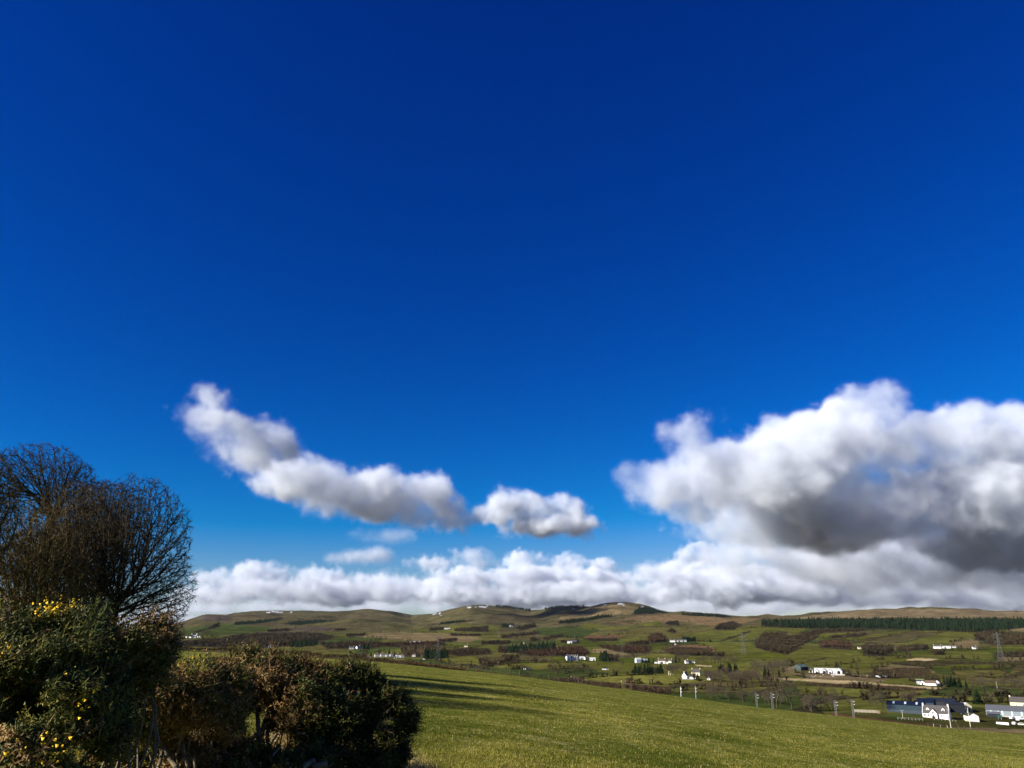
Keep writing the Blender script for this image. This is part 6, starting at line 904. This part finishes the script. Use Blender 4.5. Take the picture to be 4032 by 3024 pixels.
# ================================================================ clouds (real volumes) and haze
def cloudmat():
    m = bpy.data.materials.new('cloud_vapour'); m.use_nodes = True; n = m.node_tree; n.nodes.clear()
    o = n.nodes.new('ShaderNodeOutputMaterial'); v = n.nodes.new('ShaderNodeVolumePrincipled')
    v.inputs['Color'].default_value = (.865, .898, .942, 1); v.inputs['Density'].default_value = 1; v.inputs['Density Attribute'].default_value = 'density'; v.inputs['Anisotropy'].default_value = -.1
    n.links.new(v.outputs[0], o.inputs['Volume']); return m
CM = cloudmat()
def cloud(label, blobs, seed=0, vox=30, amp=160, scale=700, soft=120, dens=.02, detail=6, rough=.6, warp=0, grow=.35, fine=2.1, thin=.22, deep=1.0):
    vol = bpy.data.volumes.new('cloud'); ob = link('cloud', vol)
    g = bpy.data.node_groups.new('cloud', 'GeometryNodeTree'); g.interface.new_socket('Geometry', in_out='INPUT', socket_type='NodeSocketGeometry'); g.interface.new_socket('Geometry', in_out='OUTPUT', socket_type='NodeSocketGeometry')
    N = g.nodes.new; Lk = g.links.new; go = N('NodeGroupOutput'); vc = N('GeometryNodeVolumeCube'); pos = N('GeometryNodeInputPosition')
    def m(op, a, b, c=None):
        x = N('ShaderNodeMath'); x.operation = op
        for i, s in enumerate((a, b, c)):
            if s is None: continue
            if isinstance(s, (int, float)): x.inputs[i].default_value = s
            else: Lk(s, x.inputs[i])
        return x.outputs[0]
    def vm(op, a, b):
        x = N('ShaderNodeVectorMath'); x.operation = op; Lk(a, x.inputs[0])
        if isinstance(b, (tuple, list, np.ndarray)): x.inputs[1].default_value = b
        elif b is not None: Lk(b, x.inputs[1])
        return x
    def noise(sc_, det, ro, off, vec):
        nz = N('ShaderNodeTexNoise'); nz.noise_dimensions = '4D'; Lk(vec, nz.inputs['Vector']); nz.inputs['W'].default_value = seed * 3.7 + off
        for k, v in (('Scale', 1 / sc_), ('Detail', det), ('Roughness', ro), ('Lacunarity', 2.1)): nz.inputs[k].default_value = v
        return nz
    P0 = pos.outputs[0]; wv = vm('SUBTRACT', noise(scale * 1.6, 2, .5, 9, P0).outputs['Color'], (.5, .5, .5)); ws_ = N('ShaderNodeVectorMath'); ws_.operation = 'SCALE'; Lk(wv.outputs[0], ws_.inputs[0]); ws_.inputs['Scale'].default_value = warp
    Pw = vm('ADD', P0, ws_.outputs[0]).outputs[0]; lo = np.full(3, 1e9); hi = -lo; h = None
    for bl in blobs:
        px, py, rx, ry, Y = bl[:5]; c = at(px, py, Y); k = Y / 3158; r = np.array([rx * k, (rx + ry) * .5 * k * deep, ry * k]); lo = np.minimum(lo, c - r); hi = np.maximum(hi, c + r)
        ln = vm('LENGTH', vm('DIVIDE', vm('SUBTRACT', Pw, c).outputs[0], r).outputs[0], None).outputs['Value']
        e = m('MULTIPLY', m('SUBTRACT', 1, ln), float(r.min())); h = e if h is None else m('SMOOTH_MAX', h, e, amp * .5)
    lo -= amp; hi += amp; fac = noise(scale, detail, rough, 0, P0).outputs[0]
    h = m('ADD', h, m('MULTIPLY', m('SUBTRACT', fac, .5), 3 * amp)); f2 = noise(scale * .22, 5, .62, 4, Pw).outputs[0]; h = m('ADD', h, m('MULTIPLY', m('SUBTRACT', f2, .5), amp * fine)); h = m('ADD', h, amp * grow)
    d = m('MINIMUM', m('MAXIMUM', m('DIVIDE', h, soft), 0), 1); tn = N('ShaderNodeMapRange'); Lk(noise(scale * .9, 3, .55, 14, Pw).outputs[0], tn.inputs[0])
    for k_, v_ in (('From Min', .42), ('From Max', .58), ('To Min', thin), ('To Max', 1.0)): tn.inputs[k_].default_value = v_
    mo = N('ShaderNodeMapRange'); Lk(noise(scale * .34, 6, .6, 31, Pw).outputs[0], mo.inputs[0])
    for k_, v_ in (('From Min', .38), ('From Max', .62), ('To Min', .18), ('To Max', 1.9)): mo.inputs[k_].default_value = v_
    d = m('MULTIPLY', m('MULTIPLY', m('MULTIPLY', m('POWER', d, 1.4), tn.outputs[0]), mo.outputs[0]), dens); res = np.maximum(8, ((hi - lo) / vox).astype(int))
    Lk(d, vc.inputs['Density']); vc.inputs['Min'].default_value = lo; vc.inputs['Max'].default_value = hi
    for i, a in enumerate(('Resolution X', 'Resolution Y', 'Resolution Z')): vc.inputs[a].default_value = int(res[i])
    sm = N('GeometryNodeSetMaterial'); sm.inputs['Material'].default_value = CM; Lk(vc.outputs[0], sm.inputs[0]); Lk(sm.outputs[0], go.inputs[0])
    md = ob.modifiers.new('vapour', 'NODES'); md.node_group = g
    return tag(ob, label, 'cloud', None, 'stuff')
A = 3950
cloud('highest white puff of cloud on the left, trailing down to the right', [(860, 1580, 70, 60, A), (840, 1655, 90, 65, A), (930, 1690, 120, 75, A + 50), (1000, 1730, 130, 80, A + 100), (1080, 1700, 85, 70, A + 150), (1130, 1765, 80, 65, A + 200), (970, 1790, 110, 50, A)], seed=1, vox=11, amp=75, scale=420, soft=42, dens=.012, warp=140, thin=.12, fine=2.9, deep=2.0, grow=.15)
A = 4650
cloud('long grey-based cloud in the middle of the slanting row of clouds', [(1150, 1875, 115, 70, A), (1250, 1860, 125, 60, A), (1100, 1905, 95, 55, A), (1300, 1925, 175, 85, A + 100), (1450, 1910, 115, 65, A + 200), (1500, 1955, 145, 85, A + 250), (1420, 2000, 165, 45, A + 200), (1600, 1965, 125, 75, A + 300), (1700, 1955, 105, 80, A + 400), (1760, 2005, 95, 65, A + 500), (1680, 2040, 165, 38, A + 400), (1840, 2035, 70, 30, A + 500)], seed=5, vox=11, amp=75, scale=450, soft=42, dens=.014, warp=140, thin=.2, fine=2.8, deep=2.0, grow=.2)
A = 6200
cloud('small white cloud with a dark base ending the slanting row', [(1990, 1970, 65, 55, A), (1940, 2022, 95, 45, A), (2080, 2005, 105, 65, A + 100), (2180, 1990, 85, 50, A + 200), (2220, 2022, 85, 55, A + 200), (2150, 2072, 175, 40, A + 100), (2280, 2092, 80, 32, A + 300)], seed=7, vox=13, amp=75, scale=450, soft=50, dens=.013, warp=120, thin=.25, fine=2.4)
cloud('two thin grey scraps of cloud below the slanting row', [(1450, 2100, 80, 34, 7000), (1540, 2105, 90, 36, 7000), (1400, 2195, 100, 26, 9000), (1490, 2190, 70, 38, 9000)], seed=8, vox=22, amp=60, scale=350, soft=90, dens=.006, warp=80, thin=.3)
B = 6000
cloud('huge grey and white cloud filling the right side of the sky', [(2600, 1900, 130, 60, B), (2720, 1960, 190, 95, B), (2830, 1830, 170, 90, B + 200), (2690, 1720, 110, 50, B), (2980, 1880, 240, 165, B + 200), (3170, 1770, 240, 145, B + 300), (3400, 1650, 190, 115, B + 500), (3480, 1580, 115, 65, B + 500), (3300, 1800, 290, 165, B + 500), (3700, 1730, 245, 135, B + 700), (3950, 1750, 215, 145, B + 700), (4200, 1770, 300, 175, B + 800), (3320, 2000, 490, 155, B + 800), (3000, 2080, 270, 90, B + 800), (3900, 2000, 500, 220, B + 1000), (4300, 2000, 500, 300, B + 1000)], seed=2, vox=20, amp=140, scale=800, soft=55, dens=.0058, warp=320, thin=.25, fine=2.7)
cloud('low dark-based cloud deck under the huge cloud on the right', [(3050, 2200, 280, 80, B + 2500), (3600, 2210, 600, 110, B + 2500), (4200, 2240, 500, 105, B + 2500), (3400, 2310, 500, 70, B + 8500), (4100, 2330, 500, 75, B + 8500)], seed=12, vox=30, amp=140, scale=850, soft=80, dens=.0030, warp=300, thin=.25, fine=2.4)
C = 14500
cloud('bright-topped cloud bank above the left half of the hills', [(890, 2290, 150, 45, C), (1000, 2262, 100, 45, C - 300), (1080, 2262, 95, 40, C), (1250, 2285, 125, 45, C), (1420, 2292, 105, 40, C), (1520, 2285, 105, 45, C - 300), (1300, 2330, 500, 48, C), (1650, 2315, 220, 42, C + 500), (900, 2350, 250, 40, C)], seed=3, vox=27, amp=150, scale=800, soft=55, dens=.0048, warp=300, thin=.12, fine=3.0, grow=.05)
cloud('heaped cloud bank over the highest hill with one brilliant white puff', [(1700, 2215, 120, 24, C - 1000), (1850, 2195, 90, 45, C - 1000), (2080, 2205, 130, 50, C + 500), (2250, 2222, 90, 50, C + 500), (2380, 2240, 80, 45, C + 500), (2000, 2270, 320, 45, C), (2350, 2290, 210, 50, C), (2600, 2262, 160, 50, C - 500), (2740, 2180, 80, 55, C + 1500), (2700, 2245, 130, 50, C + 1000), (2900, 2300, 330, 75, C), (2200, 2345, 600, 45, C)], seed=4, vox=28, amp=150, scale=800, soft=55, dens=.0048, warp=300, thin=.12, fine=3.0, grow=.05)
cloud('lowest grey band of cloud resting behind the skyline', [(800, 2400, 300, 30, C + 4000), (1300, 2385, 450, 28, C + 4000), (2000, 2375, 650, 38, C + 4000), (2800, 2370, 650, 50, C + 4000), (3600, 2360, 650, 60, C + 3000), (4200, 2360, 500, 60, C + 3000), (560, 2445, 380, 30, C + 4000)], seed=6, vox=55, amp=180, scale=1300, soft=160, dens=.0016, warp=200)
zmin = float(min(ZF.min(), Zn.min())) - 1.5; zmax = max(float(ZF.max()) + 24, 30)
hz = MB().box(-19000, 19000, -120, 12600, zmin, zmax).build('haze', None); tag(hz, 'thin blue air between the camera and the far hills', 'haze', None, 'stuff')
hm = bpy.data.materials.new('haze'); hm.use_nodes = True; hn = hm.node_tree; hn.nodes.clear(); ho = hn.nodes.new('ShaderNodeOutputMaterial'); hv = hn.nodes.new('ShaderNodeVolumePrincipled')
hv.inputs['Color'].default_value = (.62, .74, 1, 1); hv.inputs['Density'].default_value = 5e-6; hv.inputs['Density Attribute'].default_value = ''; hn.links.new(hv.outputs[0], ho.inputs['Volume']); hz.data.materials.append(hm)
